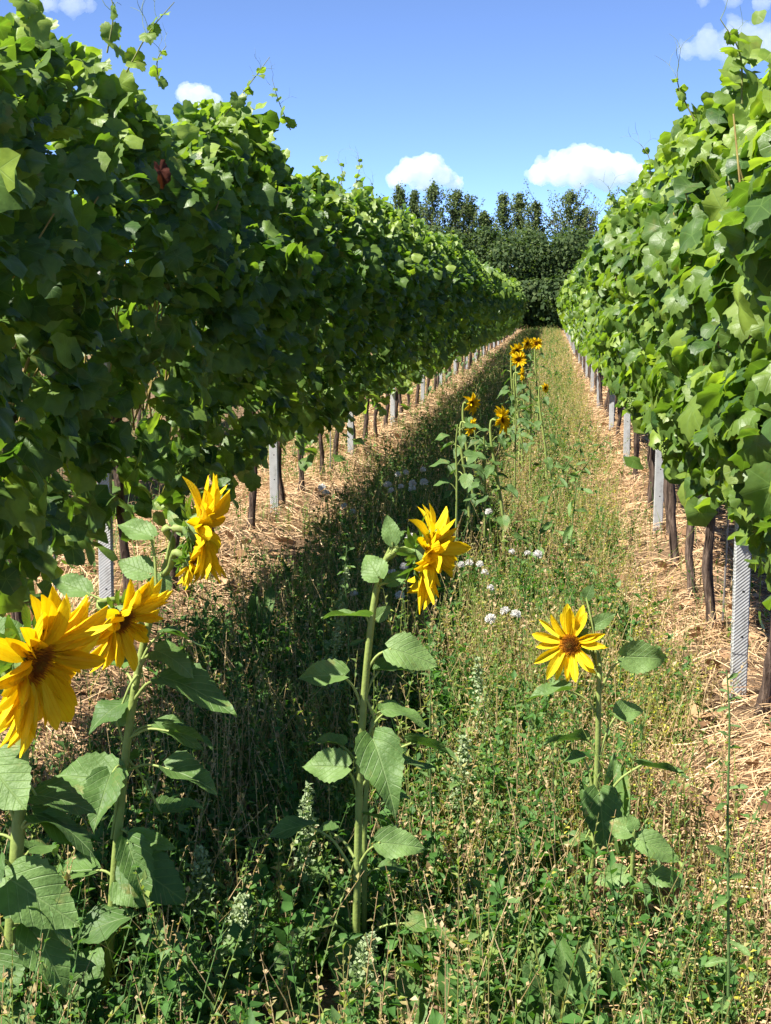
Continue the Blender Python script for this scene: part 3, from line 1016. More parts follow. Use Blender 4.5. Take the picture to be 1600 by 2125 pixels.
def grassy(mb, x, y, L, W, tint, rng, bendy=0.6, z0=0.0):
    n = len(x)
    az = rng.uniform(0, 2 * PI, n)
    d = np.column_stack([np.cos(az), np.sin(az)])
    T4 = np.linspace(0, 1, 4)
    b = rng.uniform(0.15, bendy, n)
    C = np.stack([x[:, None] + d[:, :1] * (b * L)[:, None] * T4 ** 2, y[:, None] + d[:, 1:] * (b * L)[:, None] * T4 ** 2,
                  (gz(x, y) + z0)[:, None] - 0.01 + L[:, None] * (T4 - 0.35 * b[:, None] * T4 ** 2)], -1)
    v, t = ribbons(C, W[:, None] * np.array([1, 0.9, 0.6, 0.1])[None], np.column_stack([-d[:, 1], d[:, 0], np.zeros(n)]))
    mb.add(v, t, None, np.repeat(tint, 8))


BROAD = [blade_template(140 + i, 7, 1, 'lance', d, 0.3, 0.06, 0.03) for i, d in enumerate((0.35, 0.15, 0.55, 0.05))]
WX0, WX1 = -1.28, 0.30


def weeds_band(mb, y0, y1, dens, lscale, kscale, rng):
    area = (WX1 - WX0 + 0.44) * (y1 - y0)
    pale = lambda x, y: 0.5 + 0.5 * vnoise(x, y, 71, 0.7)
    lush_of = lambda x, y: np.clip(0.30 + 0.45 * vnoise(x, y, 74, 0.45) + 0.45 * (x < -0.35) + 0.40 * np.exp(-((x - 0.06) / 0.16) ** 2) * (y > 6) + 0.55 * np.clip((4.1 - y) / 1.2, 0, 1), 0, 1)
    # broad leafy herbs
    x, y = zone_positions(int(area * 420 * dens), y0, y1, WX0, WX1, rng)
    p = np.where(x < -0.3, np.maximum(pale(x, y), 0.55), pale(x, y))
    lush = lush_of(x, y)
    k = rng.random(len(x)) < np.clip(0.10 + 1.6 * (p - 0.35), 0.08, 1) * (0.25 + 0.85 * lush)
    x, y, p = x[k], y[k], p[k]
    n = len(x)
    herb(mb, x, y, rng.uniform(0.07, 0.27, n) * (0.75 + 0.6 * p), max(5, int(12 * kscale)), rng.uniform(0.024, 0.058, n) * lscale, 0.55, np.clip(rng.normal(0.2, 0.13, n), 0, 0.55), 0, rng, 0.0014 * lscale)
    # narrow leaved, grey green to olive
    x, y = zone_positions(int(area * 230 * dens), y0, y1, WX0, WX1, rng)
    k = rng.random(len(x)) < 0.55 + 0.4 * vnoise(x, y, 75, 1.2)
    x, y = x[k], y[k]
    lush = lush_of(x, y)
    n = len(x)
    herb(mb, x, y, rng.uniform(0.12, 0.42, n) * (1 + 0.35 * vnoise(x, y, 72, 0.9)), max(6, int(20 * kscale)), rng.uniform(0.014, 0.032, n) * lscale, 0.42, np.clip(rng.normal(0.70, 0.12, n) - 0.30 * lush, 0, 0.9), 0, rng, 0.0011 * lscale, 0.7)
    # dry seeding stems
    x, y = zone_positions(int(area * (210 if y0 < 5 else 300) * dens), y0, y1, WX0 - 0.05, WX1 + 0.08, rng)
    n = len(x)
    herb(mb, x, y, rng.uniform(0.10, 0.33, n) * (1 + 0.3 * vnoise(x, y, 73, 0.8)), max(5, int(13 * kscale)), rng.uniform(0.007, 0.016, n) * lscale, 0.7, np.clip(rng.normal(0.88, 0.09, n), 0.6, 1), 0, rng, 0.0011 * lscale, 0.6, taper=False)
    # broad single leaves low down
    if y0 < 8:
        x, y = zone_positions(int(area * 55 * dens), y0, y1, WX0, WX1, rng)
        k = rng.random(len(x)) < 0.25 + 0.75 * lush_of(x, y)
        x, y = x[k], y[k]
        n = len(x)
        K = 6
        az = rng.uniform(0, 6.3, (n, 1)) + np.arange(K)[None] * 1.05 + rng.normal(0, 0.3, (n, K))
        el = rng.uniform(0.35, 1.25, (n, K))
        d = np.stack([np.cos(az) * np.cos(el), np.sin(az) * np.cos(el), np.sin(el)], -1).reshape(-1, 3)
        nr = np.stack([-np.cos(az) * np.sin(el), -np.sin(az) * np.sin(el), np.cos(el)], -1).reshape(-1, 3) + rng.normal(0, 0.25, (n * K, 3))
        Lf = rng.uniform(0.05, 0.14, n * K)
        P0 = np.repeat(np.column_stack([x, y, gz(x, y)]), K, 0)
        scatter(mb, BROAD, P0, frames(d, nr), np.column_stack([Lf * 0.42, Lf, Lf]), np.clip(np.repeat(rng.normal(0.22, 0.12, n), K), 0, 0.5), 0)
    # yellow flowering patch towards the right edge
    x, y = zone_positions(int(area * 60 * dens), y0, y1, 0.10, 0.46, rng, 0.1)
    n = len(x)
    herb(mb, x, y, rng.uniform(0.10, 0.30, n), max(5, int(14 * kscale)), rng.uniform(0.010, 0.02, n) * lscale, 0.6, np.clip(rng.normal(0.6, 0.07, n), 0, 1), np.where(rng.random(n) < 0.35, 0.8, 0.0), rng, 0.0011 * lscale)
    # grass blades, green and bleached
    x, y = zone_positions(int(area * 330 * dens), y0, y1, WX0 - 0.05, WX1 + 0.1, rng)
    n = len(x)
    grassy(mb, x, y, rng.uniform(0.08, 0.28, n), rng.uniform(0.002, 0.005, n) * lscale, np.where(rng.random(n) < 0.36, rng.uniform(0.2, 0.6, n), rng.uniform(0.72, 1, n)), rng)


_rg = np.random.default_rng(5)
mb = MB(); weeds_band(mb, 1.9, 6.0, 1.6, 1.12, 1.0, _rg); weeds_band(mb, 6.0, 11.0, 0.85, 1.15, 0.8, _rg)
weeds_band(mb, 11.0, 24.0, 0.5, 1.5, 0.6, _rg)
weeds_band(mb, 24.0, 76.0, 0.16, 2.4, 0.45, _rg)
tag(link('weeds', mb.mesh('weeds', M['weed'])), 'tangle of green and drying wild herbs between the two vine rows', 'weeds', kind='stuff')


def straw_zone(mb, y0, y1, xa, xb, dens, wscale, rng):
    n = int((xb - xa) * (y1 - y0) * dens)
    x = rng.uniform(xa, xb, n); y = rng.uniform(y0, y1, n)
    keep = rng.random(n) < np.clip(0.75 + 0.5 * vnoise(x, y, 81, 0.6), 0.1, 1)
    x, y = x[keep], y[keep]
    n = len(x)
    L = rng.uniform(0.05, 0.24, n) * min(wscale, 1.6)
    az = rng.uniform(0, 2 * PI, n)
    tilt = rng.normal(0.06, 0.28, n)
    T4 = np.linspace(-0.5, 0.5, 4)
    bow = rng.normal(0, 0.18, n)
    d = np.column_stack([np.cos(az), np.sin(az)])
    heap = np.clip(rng.exponential(0.022, n), 0, 0.10)
    cx = x[:, None] + d[:, :1] * L[:, None] * T4 - d[:, 1:] * (bow * L)[:, None] * (4 * T4 ** 2)
    cy = y[:, None] + d[:, 1:] * L[:, None] * T4 + d[:, :1] * (bow * L)[:, None] * (4 * T4 ** 2)
    cz = gz(cx, cy) + heap[:, None] + 0.004 + np.maximum(np.sin(tilt)[:, None] * L[:, None] * T4, -heap[:, None]) + 0.02 * (1 - 4 * T4 ** 2) * rng.random((n, 1))
    W = rng.uniform(0.0018, 0.0042, n) * wscale
    side = unit(np.column_stack([-d[:, 1], d[:, 0], rng.normal(0, 0.7, n)]))
    v, t = ribbons(np.stack([cx, cy, cz], -1), np.repeat(W[:, None], 4, 1), side)
    mb.add(v, t, None, np.repeat(np.clip(rng.normal(0.55, 0.26, n), 0, 1), 8))


_rg = np.random.default_rng(8)
for nm, xa, xb, lab in (('L', -2.75, -1.12, 'dry tan straw mulch lying under the shaded left vine row'), ('R', 0.10, 1.45, 'dry tan straw mulch lying under the sunlit right vine row')):
    mb = MB()
    straw_zone(mb, 1.9, 6.5, xa, xb, 1900, 1.0, _rg)
    straw_zone(mb, 6.5, 13, xa, xb, 1000, 1.25, _rg)
    straw_zone(mb, 13, 28, xa, xb, 380, 2.0, _rg)
    straw_zone(mb, 28, 80, xa, xb, 90, 3.6, _rg)
    _n = 700
    _fx = _rg.uniform(xa, xb, _n); _fy = 2.0 + 16 * _rg.random(_n) ** 1.6
    scatter(mb, VL_LOW, np.column_stack([_fx, _fy, gz(_fx, _fy) + _rg.uniform(0.02, 0.07, _n)]), frames(_rg.normal(0, 1, (_n, 3)), _rg.normal(0, 0.35, (_n, 3)) + np.array([0, 0, 1.0])),
            _rg.uniform(0.03, 0.075, _n), _rg.uniform(0, 0.45, _n), 0)
    tag(link('straw', mb.mesh('straw', M['straw'])), lab, 'straw', kind='stuff')

# sparse grass tufts in the mulch and the strip behind the left row
_rg = np.random.default_rng(9)
mb = MB()
for xa, xb, ya, yb, dn, ls in ((-4.6, -2.0, 3.5, 16, 170, 1.2), (-2.1, -1.1, 3.2, 16, 230, 1.0), (-2.1, -1.1, 16, 40, 90, 1.7), (0.35, 1.0, 2.5, 14, 110, 1.0), (-5.5, -2.2, 16, 76, 40, 2.2), (1.1, 5.0, 2.5, 76, 25, 2.2), (-1.3, 0.5, 76, 84, 60, 3.0)):
    n = int((xb - xa) * (yb - ya) * dn)
    x = _rg.uniform(xa, xb, n); y = _rg.uniform(ya, yb, n)
    k = vnoise(x, y, 91, 0.5) > -0.1
    x, y = x[k], y[k]; n = len(x)
    grassy(mb, x, y, _rg.uniform(0.06, 0.26, n), _rg.uniform(0.003, 0.006, n) * ls, np.where(_rg.random(n) < 0.6, _rg.uniform(0.15, 0.6, n), _rg.uniform(0.7, 1, n)), _rg)
    m2 = n // 5
    herb(mb, x[:m2], y[:m2], _rg.uniform(0.08, 0.25, m2), 8, _rg.uniform(0.02, 0.04, m2) * ls, 0.5, _rg.uniform(0.05, 0.5, m2), 0, _rg)
tag(link('grass', mb.mesh('grass', M['weed'])), 'sparse grass tufts growing in and behind the straw under the vines', 'grass', kind='stuff')

# ------------------------------------------------------------------ sunflowers


def calyx_mesh(seed):
    r = np.random.default_rng(seed)
    mb = MB()
    # cup
    rad = np.array([0.006, 0.016, 0.026, 0.029]); zz = np.array([-0.026, -0.020, -0.010, 0.002])
    a = np.arange(14) * 2 * PI / 14
    V = np.concatenate([np.column_stack([np.cos(a) * q, np.sin(a) * q, np.full(14, z)]) for q, z in zip(rad, zz)])
    T = []
    for k in range(3):
        for i in range(14):
            j = (i + 1) % 14
            T += [(k * 14 + i, k * 14 + j, k * 14 + 14 + j), (k * 14 + i, k * 14 + 14 + j, k * 14 + 14 + i)]
    mb.add(V, T, None, 0.5)
    # pointed bracts
    n = 26
    tp = [blade_template(60 + i, 6, 1, 'lance', d, 0.3, 0.03, 0) for i, d in enumerate((0.3, -0.3, 0.5))]
    az = np.arange(n) * 2.4 + r.normal(0, 0.15, n)
    rr = r.uniform(0.016, 0.028, n)
    P = np.column_stack([np.cos(az) * rr, np.sin(az) * rr, -0.022 + 0.7 * (rr - 0.01)])
    el = r.normal(-0.35, 0.4, n)
    d = np.column_stack([np.cos(az) * np.cos(el), np.sin(az) * np.cos(el), np.sin(el)])
    nr = np.column_stack([-np.cos(az) * np.sin(el), -np.sin(az) * np.sin(el), np.cos(el)])
    L = r.uniform(0.026, 0.044, n)
    scatter(mb, tp, P, frames(d, -nr), np.column_stack([L * 0.42, L, L]), r.uniform(0.2, 0.8, n), 0.3)
    return mb.mesh('calyx', M['sfleaf'])


def disc_mesh(seed):
    r = np.random.default_rng(seed)
    mb = MB()
    n = 230
    i = np.arange(n)
    rr = 0.027 * np.sqrt((i + 0.5) / n)
    a = i * 2.39996
    z = 0.010 * (1 - (rr / 0.029) ** 2) + 0.002
    h = np.where(rr > 0.017, 0.010, 0.005) * r.uniform(0.6, 1.3, n)
    s = 0.0021
    P = np.column_stack([np.cos(a) * rr, np.sin(a) * rr, z - 0.003])
    base = np.array([[1, 0, 0], [-0.5, 0.87, 0], [-0.5, -0.87, 0], [0, 0, 1.0]])
    V = P[:, None, :] + base[None] * np.stack([np.full(n, s), np.full(n, s), h], -1)[:, None, :]
    out = np.column_stack([np.cos(a), np.sin(a), 0 * a]) * (0.005 * rr / 0.027)[:, None]
    V[:, 3] += out
    T = np.array([[0, 1, 3], [1, 2, 3], [2, 0, 3]])[None] + (np.arange(n) * 4)[:, None, None]
    tint = np.interp(rr, [0, 0.009, 0.016, 0.022, 0.027], [0.15, 0.3, 0.55, 0.8, 1.0]) + r.normal(0, 0.06, n)
    mb.add(V.reshape(-1, 3), T.reshape(-1, 3), None, np.repeat(np.clip(tint, 0, 1), 4))
    aa = np.arange(16) * 2 * PI / 16
    Vd = np.vstack([[0, 0, 0.009], np.column_stack([np.cos(aa) * 0.028, np.sin(aa) * 0.028, np.full(16, 0.0)])])
    mb.add(Vd, [(0, 1 + k, 1 + (k + 1) % 16) for k in range(16)], None, 0.4)
    return mb.mesh('disc', M['disc'])


CALYX = [calyx_mesh(i) for i in range(3)]
DISC = [disc_mesh(i) for i in range(2)]


def flower_head(rt, centre, normal, rng, scale=1.0, npet=30, plen=0.085, sweep=0.25, sag=0.25, pw=0.30, gap=None):
    """part flower_head (the floret disc) with calyx and every petal below it"""
    off = np.array(rt.location)
    nrm = unit(normal)
    up = np.array([0, 0, 1.0]) if abs(nrm[2]) < 0.9 else np.array([0, 1.0, 0])
    fr = frames(up[None], nrm[None])[0]
    hd = link('flower_head', DISC[int(rng.integers(2))], rt, mat4(np.asarray(centre) - off, fr, scale))
    link('calyx', CALYX[int(rng.integers(3))], hd)
    down = fr.T @ np.array([0, 0, -1.0])
    for i in range(npet):
        a = i * 2 * PI / npet * 2 + (PI / npet if i >= npet // 2 else 0) + rng.normal(0, 0.09)
        if gap is not None and abs((a - gap + PI) % (2 * PI) - PI) < 0.5 and rng.random() < 0.75: continue
        rad = np.array([math.cos(a), math.sin(a), 0])
        # petals stand out from the rim, swept forward; gravity pulls them down
        el = rng.normal(sweep, 0.42)
        d = unit(rad * math.cos(el) + np.array([0, 0, math.sin(el)]) + down * sag * rng.uniform(0.3, 1.3))
        n0 = unit(np.array([0, 0, 1.0]) - rad * 0.6 * math.sin(el) + rng.normal(0, 0.22, 3))
        L = plen * rng.uniform(0.78, 1.15)
        m = mat4(rad * 0.0265 + np.array([0, 0, rng.uniform(-0.004, 0.003)]), frames(d[None], n0[None])[0], (L * pw * rng.uniform(0.75, 1.25), L, L))
        link('petal', PET_ME[int(rng.integers(6))], hd, m, (float(np.clip(rng.normal(0.55, 0.22), 0.05, 1)), 0, 0, 1))
    return hd


def stem_part(rt, pts, r0, r1, tint=0.5, n=22, name='stem', parent=None):
    off = np.array(rt.location)
    p = bez(pts, n) - off
    r = np.linspace(r0, r1, n)
    v, t, u = tubes(p, r[None], 9)
    rr = 1 + 0.09 * np.tile(np.sin(np.arange(9) * 2 * PI / 3), n)
    c = np.repeat(p, 9, 0)
    v = c + (v - c) * rr[:, None]
    return link(name, MB().add(v, t, u, tint).mesh(name, M['stem']), parent or rt)


def add_leaf(rt, attach, base, tip, width, nrm, rng, var=0, tint=0.5, prad=0.0028, young=0.0, mesh=None):
    """leaf blade from base to tip; its stalk runs from the stem to the base"""
    off = np.array(rt.location)
    L = np.linalg.norm(tip - base)
    fr = frames((tip - base)[None], np.asarray(nrm, float)[None])[0]
    lf = link('leaf', (mesh or SF_ME)[var % len(mesh or SF_ME)], rt, mat4(base - off, fr, (width / 0.94, L, L)), (tint, young, 0, 1))
    if attach is not None:
        mid = (attach + base) / 2 + np.array([0, 0, 0.12 * np.linalg.norm(base - attach)])
        p = bez([attach, mid, base + (tip - base) * 0.06], 8)
        v, t, u = tubes(p - off, np.linspace(prad * 1.25, prad * 0.8, 8)[None], 6)
        w = np.linalg.inv(np.array(lf.matrix_basis))
        v = np.column_stack([v, np.ones(len(v))]) @ w.T
        link('petiole', MB().add(v[:, :3], t, u, 0.7).mesh('petiole', M['stem']), lf)
    return lf


UPN = {'c': (0.0, -0.75, 0.65), 'u': (0.0, -0.25, 0.97), 'e': (0.1, 0.12, 0.99), 'f': (0.05, -0.97, 0.25), 'b': (0.1, 0.45, 0.9), 'l': (-0.5, -0.5, 0.7), 'r': (0.5, -0.5, 0.7), 'd': (0.1, -0.5, -0.85)}


def sunflower(Y, basepx, stempx, leaves, heads, label, r0=0.012, r1=0.006, seed=0, extra=0):
    rng = np.random.default_rng(seed)
    base = at(basepx[0], basepx[1], Y)
    base[2] = float(gz(base[0], base[1])) - 0.02
    rt = root('sunflower', base, label, 'sunflower', 'sunflowers in the alley')
    stem_part(rt, [base] + [at(a, b, Y + (c if c else 0)) for a, b, c in stempx], r0, r1, 0.5)
    for (ap, bp, tp, dY, w, nk, var, tint) in leaves:
        A = at(ap[0], ap[1], Y) if ap else None
        B = at(bp[0], bp[1], Y + dY * 0.35)
        Tp = at(tp[0], tp[1], Y + dY)
        add_leaf(rt, A, B, Tp, w, UPN[nk], rng, var, tint)
    for k in range(extra):
        f = 0.04 + 0.5 * (k + rng.uniform(0, 0.8)) / extra
        pth = [(basepx[0], basepx[1])] + [(a, b) for a, b, _ in stempx]
        q_ = f * (len(pth) - 1)
        i_ = min(int(q_), len(pth) - 2)
        ax_ = pth[i_][0] + (pth[i_ + 1][0] - pth[i_][0]) * (q_ - i_)
        ay_ = pth[i_][1] + (pth[i_ + 1][1] - pth[i_][1]) * (q_ - i_)
        A = at(ax_, ay_, Y)
        th = k * 2.4 + rng.uniform(-0.5, 0.5)
        d = np.array([math.cos(th), math.sin(th), 0])
        B = A + d * rng.uniform(0.04, 0.09) + np.array([0, 0, rng.uniform(0.01, 0.05)])
        L = rng.uniform(0.08, 0.13)
        add_leaf(rt, A, B, B + d * L + np.array([0, 0, rng.uniform(-0.08, -0.02)]), L * rng.uniform(0.65, 0.85), d * 0.3 + np.array([0, -0.25, 0.85]) + rng.normal(0, 0.15, 3), rng, int(rng.integers(6)), float(rng.uniform(0.1, 0.6)))
    for h in heads:
        c = at(h['px'][0], h['px'][1], Y + h.get('dY', 0))
        flower_head(rt, c, h['n'], rng, h.get('s', 1.0), h.get('np', 30), h.get('pl', 0.085), h.get('sw', 0.25), h.get('sag', 0.25), h.get('pw', 0.30), h.get('gap'))
        if 'neck' in h:
            nk = unit(h['n'])
            pts = [at(a, b, Y + cc) for a, b, cc in h['neck']] + [c - nk * 0.055 * h.get('s', 1), c - nk * 0.018 * h.get('s', 1)]
            stem_part(rt, pts, h.get('nr', 0.0075), 0.008, 0.55, 12, 'peduncle')
    return rt


sunflower(2.35, (5, 2330), [(8, 2125, 0), (22, 1950, 0), (36, 1730, 0), (46, 1560, 0.03), (20, 1440, 0.05), (10, 1370, 0.04)],
          [((36, 1720), (-30, 1575), (62, 1690), -0.05, 0.115, 'c', 4, 0.75), ((44, 1600), (70, 1650), (182, 1720), 0.02, 0.085, 'u', 0, 0.25),
           ((38, 1730), (70, 1690), (190, 1765), -0.03, 0.10, 'e', 2, 0.15), ((28, 1850), (12, 1820), (152, 1905), -0.08, 0.115, 'c', 0, 0.6),
           ((22, 1930), (40, 1885), (150, 1955), -0.05, 0.09, 'b', 2, 0.2), ((15, 2010), (-10, 1990), (22, 2090), -0.08, 0.09, 'c', 1, 0.3),
           ((12, 2080), (0, 2110), (90, 2150), -0.05, 0.09, 'u', 0, 0.2), ((20, 1420), (-40, 1330), (66, 1316), 0.05, 0.075, 'c', 1, 0.6),
           ((20, 1960), (-20, 1900), (-90, 1960), 0, 0.1, 'u', 0, 0.4), ((36, 1750), (-20, 1730), (-110, 1790), 0.02, 0.1, 'u', 2, 0.4)],
          [dict(px=(72, 1372), n=(0.90, -0.22, -0.34), s=1.52, np=54, pl=0.076, sw=0.58, sag=0.30, pw=0.29, neck=[(10, 1370, 0.05), (22, 1352, 0.03)])],
          'tall sunflower cut by the left edge of the picture, with the largest drooping golden head', 0.0145, 0.009, 1, 9)

sunflower(2.75, (208, 2160), [(222, 2010, 0), (240, 1780, 0), (262, 1550, 0), (288, 1380, 0.02), (318, 1260, 0.03), (340, 1190, 0.03), (352, 1150, 0.03)],
          [((292, 1375), (335, 1312), (432, 1296), 0.05, 0.055, 'e', 0, 0.3), ((290, 1385), (322, 1350), (398, 1392), -0.04, 0.075, 'u', 2, 0.6),
           ((280, 1450), (335, 1405), (482, 1498), -0.06, 0.10, 'u', 0, 0.35), ((270, 1530), (345, 1515), (440, 1552), -0.03, 0.06, 'b', 3, 0.25),
           ((262, 1600), (345, 1595), (448, 1618), -0.06, 0.075, 'u', 3, 0.4), ((250, 1720), (272, 1738), (352, 1744), -0.05, 0.045, 'c', 1, 0.6),
           ((245, 1790), (262, 1785), (384, 1865), -0.06, 0.11, 'c', 0, 0.15), ((232, 1740), (252, 1622), (106, 1572), -0.08, 0.105, 'c', 1, 0.6),
           ((238, 1870), (275, 1902), (130, 1838), -0.10, 0.09, 'u', 2, 0.1), ((236, 1850), (245, 1830), (302, 1880), -0.03, 0.075, 'c', 1, 0.6),
           ((228, 2010), (322, 1948), (428, 2032), -0.03, 0.075, 'u', 2, 0.3), ((215, 2030), (96, 2022), (205, 2115), -0.10, 0.115, 'c', 0, 0.25),
           ((215, 2030), (300, 2040), (330, 2125), -0.05, 0.07, 'u', 0, 0.3), ((325, 1230), (318, 1115), (238, 1078), 0.03, 0.05, 'c', 1, 0.75),
           ((345, 1160), (366, 1092), (346, 1048), 0.0, 0.022, 'c', 4, 0.8), ((300, 1330), (185, 1232), (108, 1206), 0.06, 0.055, 'c', 1, 0.7),
           ((315, 1270), (310, 1190), (250, 1172), 0.05, 0.06, 'c', 4, 0.8), ((312, 1280), (330, 1190), (345, 1235), 0.05, 0.05, 'f', 4, 0.9),
           ((285, 1400), (255, 1460), (215, 1535), -0.03, 0.075, 'u', 2, 0.15), ((260, 1570), (330, 1690), (420, 1660), 0.10, 0.06, 'u', 3, 0.3),
           ((262, 1560), (240, 1500), (268, 1440), 0.0, 0.045, 'f', 4, 0.7)],
          [dict(px=(252, 1285), n=(0.86, -0.30, -0.42), s=1.08, np=42, pl=0.073, sw=0.62, sag=0.22, pw=0.28, dY=-0.10, neck=[(300, 1330, 0.02), (285, 1270, 0.0), (262, 1245, -0.03)], nr=0.006),
           dict(px=(412, 1100), n=(0.98, 0.10, -0.04), s=1.2, np=38, pl=0.068, sw=0.68, sag=0.08, pw=0.27, neck=[(340, 1180, 0.03), (358, 1125, 0.02)], nr=0.006),
           dict(px=(396, 1166), n=(0.86, 0.05, -0.50), s=0.66, np=28, pl=0.062, sw=0.65, sag=0.2, pw=0.27, dY=-0.02, neck=[(330, 1200, 0.03), (352, 1178, 0.0)], nr=0.0055)],
          'branched sunflower with three golden heads standing in front of the first left post', 0.0105, 0.006, 2, 10)

sunflower(2.85, (735, 2135), [(738, 1960, 0), (742, 1760, 0), (750, 1520, 0), (768, 1310, 0), (785, 1205, 0.01), (806, 1150, 0.01), (818, 1130, 0.0)],
          [((812, 1145), (816, 1128), (802, 1068), -0.01, 0.038, 'f', 4, 0.7), ((810, 1150), (826, 1132), (816, 1082), 0.02, 0.024, 'l', 3, 0.6),
           ((782, 1215), (788, 1200), (762, 1160), -0.05, 0.058, 'f', 5, 0.75), ((785, 1215), (803, 1212), (850, 1188), 0.03, 0.035, 'c', 1, 0.7),
           ((768, 1320), (766, 1280), (668, 1266), -0.01, 0.05, 'e', 1, 0.75), ((766, 1320), (778, 1285), (800, 1270), 0.06, 0.03, 'f', 4, 0.7),
           ((752, 1470), (716, 1402), (612, 1382), -0.04, 0.062, 'c', 3, 0.65), ((762, 1390), (806, 1345), (908, 1372), -0.02, 0.078, 'c', 0, 0.85),
           ((756, 1460), (782, 1392), (856, 1402), 0.05, 0.045, 'u', 3, 0.35), ((752, 1560), (798, 1472), (876, 1512), 0.02, 0.06, 'u', 2, 0.6),
           ((752, 1630), (848, 1540), (948, 1572), -0.03, 0.06, 'b', 3, 0.3), ((744, 1660), (722, 1592), (630, 1568), -0.05, 0.078, 'c', 1, 0.8),
           ((748, 1600), (712, 1548), (640, 1520), 0.05, 0.05, 'u', 3, 0.4), ((738, 1810), (784, 1748), (872, 1742), -0.05, 0.068, 'c', 1, 0.75),
           ((742, 1720), (755, 1690), (805, 1678), 0.03, 0.045, 'b', 1, 0.2), ((728, 1800), (652, 1712), (530, 1748), 0.0, 0.055, 'u', 2, 0.3),
           ((736, 1960), (684, 1912), (594, 1925), -0.05, 0.06, 'u', 0, 0.3), ((738, 1960), (738, 1955), (712, 2072), -0.10, 0.10, 'f', 4, 0.9),
           ((742, 1960), (850, 1912), (952, 1968), -0.02, 0.055, 'u', 2, 0.5), ((760, 1450), (800, 1590), (868, 1650), 0.08, 0.05, 'u', 0, 0.3)],
          [dict(px=(884, 1150), n=(0.97, -0.10, -0.16), s=1.12, np=46, pl=0.072, sw=0.58, sag=0.22, pw=0.29, neck=[(806, 1155, 0.01), (826, 1138, 0.0)], nr=0.0085)],
          'lone sunflower in the middle of the alley, its single head turned to the right', 0.0088, 0.006, 3, 3)

sunflower(3.25, (1212, 2080), [(1222, 1900, 0), (1234, 1700, 0), (1240, 1560, 0), (1242, 1440, 0.0), (1243, 1370, 0.03), (1228, 1338, 0.06)],
          [((1244, 1440), (1290, 1362), (1390, 1366), 0.0, 0.075, 'f', 1, 0.9), ((1240, 1380), (1228, 1300), (1278, 1272), 0.03, 0.035, 'f', 4, 0.7),
           ((1240, 1480), (1180, 1432), (1088, 1446), -0.03, 0.05, 'u', 3, 0.5), ((1244, 1570), (1278, 1482), (1336, 1470), 0.02, 0.055, 'c', 3, 0.7),
           ((1238, 1570), (1218, 1538), (1130, 1536), -0.02, 0.045, 'b', 3, 0.15), ((1242, 1680), (1326, 1588), (1430, 1570), -0.01, 0.045, 'b', 1, 0.1),
           ((1230, 1640), (1212, 1570), (1180, 1600), 0.02, 0.05, 'u', 2, 0.4), ((1240, 1680), (1246, 1682), (1302, 1712), -0.02, 0.05, 'c', 1, 0.7),
           ((1240, 1380), (1216, 1240), (1222, 1225), 0.05, 0.03, 'f', 4, 0.3), ((1236, 1700), (1220, 1740), (1150, 1720), 0, 0.05, 'u', 2, 0.4)],
          [dict(px=(1184, 1338), n=(-0.30, -0.93, 0.05), s=0.92, np=24, pl=0.068, sw=0.35, sag=0.15, pw=0.30, gap=-0.6, neck=[(1243, 1390, 0.03), (1225, 1345, 0.06)], nr=0.006)],
          'small sunflower near the right row, ragged head facing the camera', 0.0082, 0.0055, 4, 3)


def far_sunflower(hpx, Y, size, nrm, label, seed, group='sunflowers in the alley', height=None, heads=1):
    rng = np.random.default_rng(seed)
    c = at(hpx[0], hpx[1], Y)
    bx, by = c[0] + rng.uniform(-0.05, 0.05), Y
    base = np.array([bx, by, float(gz(bx, by)) - 0.02])
    rt = root('sunflower', base, label, 'sunflower', group)
    nk = unit(nrm)
    ctop = c - nk * 0.06
    stem_part(rt, [base, base * 0.6 + ctop * 0.4 + np.array([0.02, 0, 0]), base * 0.2 + ctop * 0.8 + np.array([-0.01, 0, 0.03]), ctop, c - nk * 0.02], 0.010, 0.006, 0.5, 14)
    H = ctop[2] - base[2]
    for i in range(11):
        f = 0.22 + 0.72 * i / 11
        a = i * 2.4 + rng.uniform(-0.4, 0.4)
        p = base * (1 - f) + ctop * f
        d = np.array([math.cos(a), math.sin(a), 0])
        B = p + d * 0.06 + np.array([0, 0, 0.03])
        L = 0.10 * (1.15 - 0.6 * f)
        add_leaf(rt, p, B, B + d * L + np.array([0, 0, -0.04]), L * 0.75, d * 0.35 + np.array([0, -0.2, 0.9]), rng, int(rng.integers(6)), float(rng.uniform(0.0, 0.45)))
    flower_head(rt, c, nrm, rng, size, 30, 0.066, 0.4, 0.15, 0.34)


FS = [((978, 838), 8.3, 0.70, (0.75, -0.6, 0.1), 'mid-distance sunflower left of the pair, its head just above a lower one'),
      ((977, 885), 7.9, 0.60, (0.85, -0.3, -0.3), 'low mid-distance sunflower with a small head turned sideways'),
      ((1040, 872), 7.6, 0.82, (0.9, -0.4, 0.15), 'mid-distance sunflower with a broad head turned right, nearest of the three'),
      ((1072, 728), 12.5, 0.78, (0.6, -0.7, 0.0), 'far sunflower at the top of the tight golden cluster'),
      ((1076, 746), 12.0, 0.8, (0.25, -0.95, 0.1), 'far sunflower with dark centre facing the camera in the golden cluster'),
      ((1082, 776), 11.6, 0.62, (0.95, -0.2, 0.0), 'far sunflower seen edge on below the golden cluster'),
      ((1094, 713), 14.0, 0.66, (0.5, -0.8, 0.0), 'far sunflower between the cluster and the rightmost far head'),
      ((1113, 713), 15.0, 0.75, (0.1, -0.98, 0.1), 'farthest sunflower, small round head with a dark centre, rightmost of its cluster'),
      ((1131, 805), 10.5, 0.42, (0.6, -0.7, 0.0), 'tiny yellow sunflower bloom alone, below and right of the far cluster')]
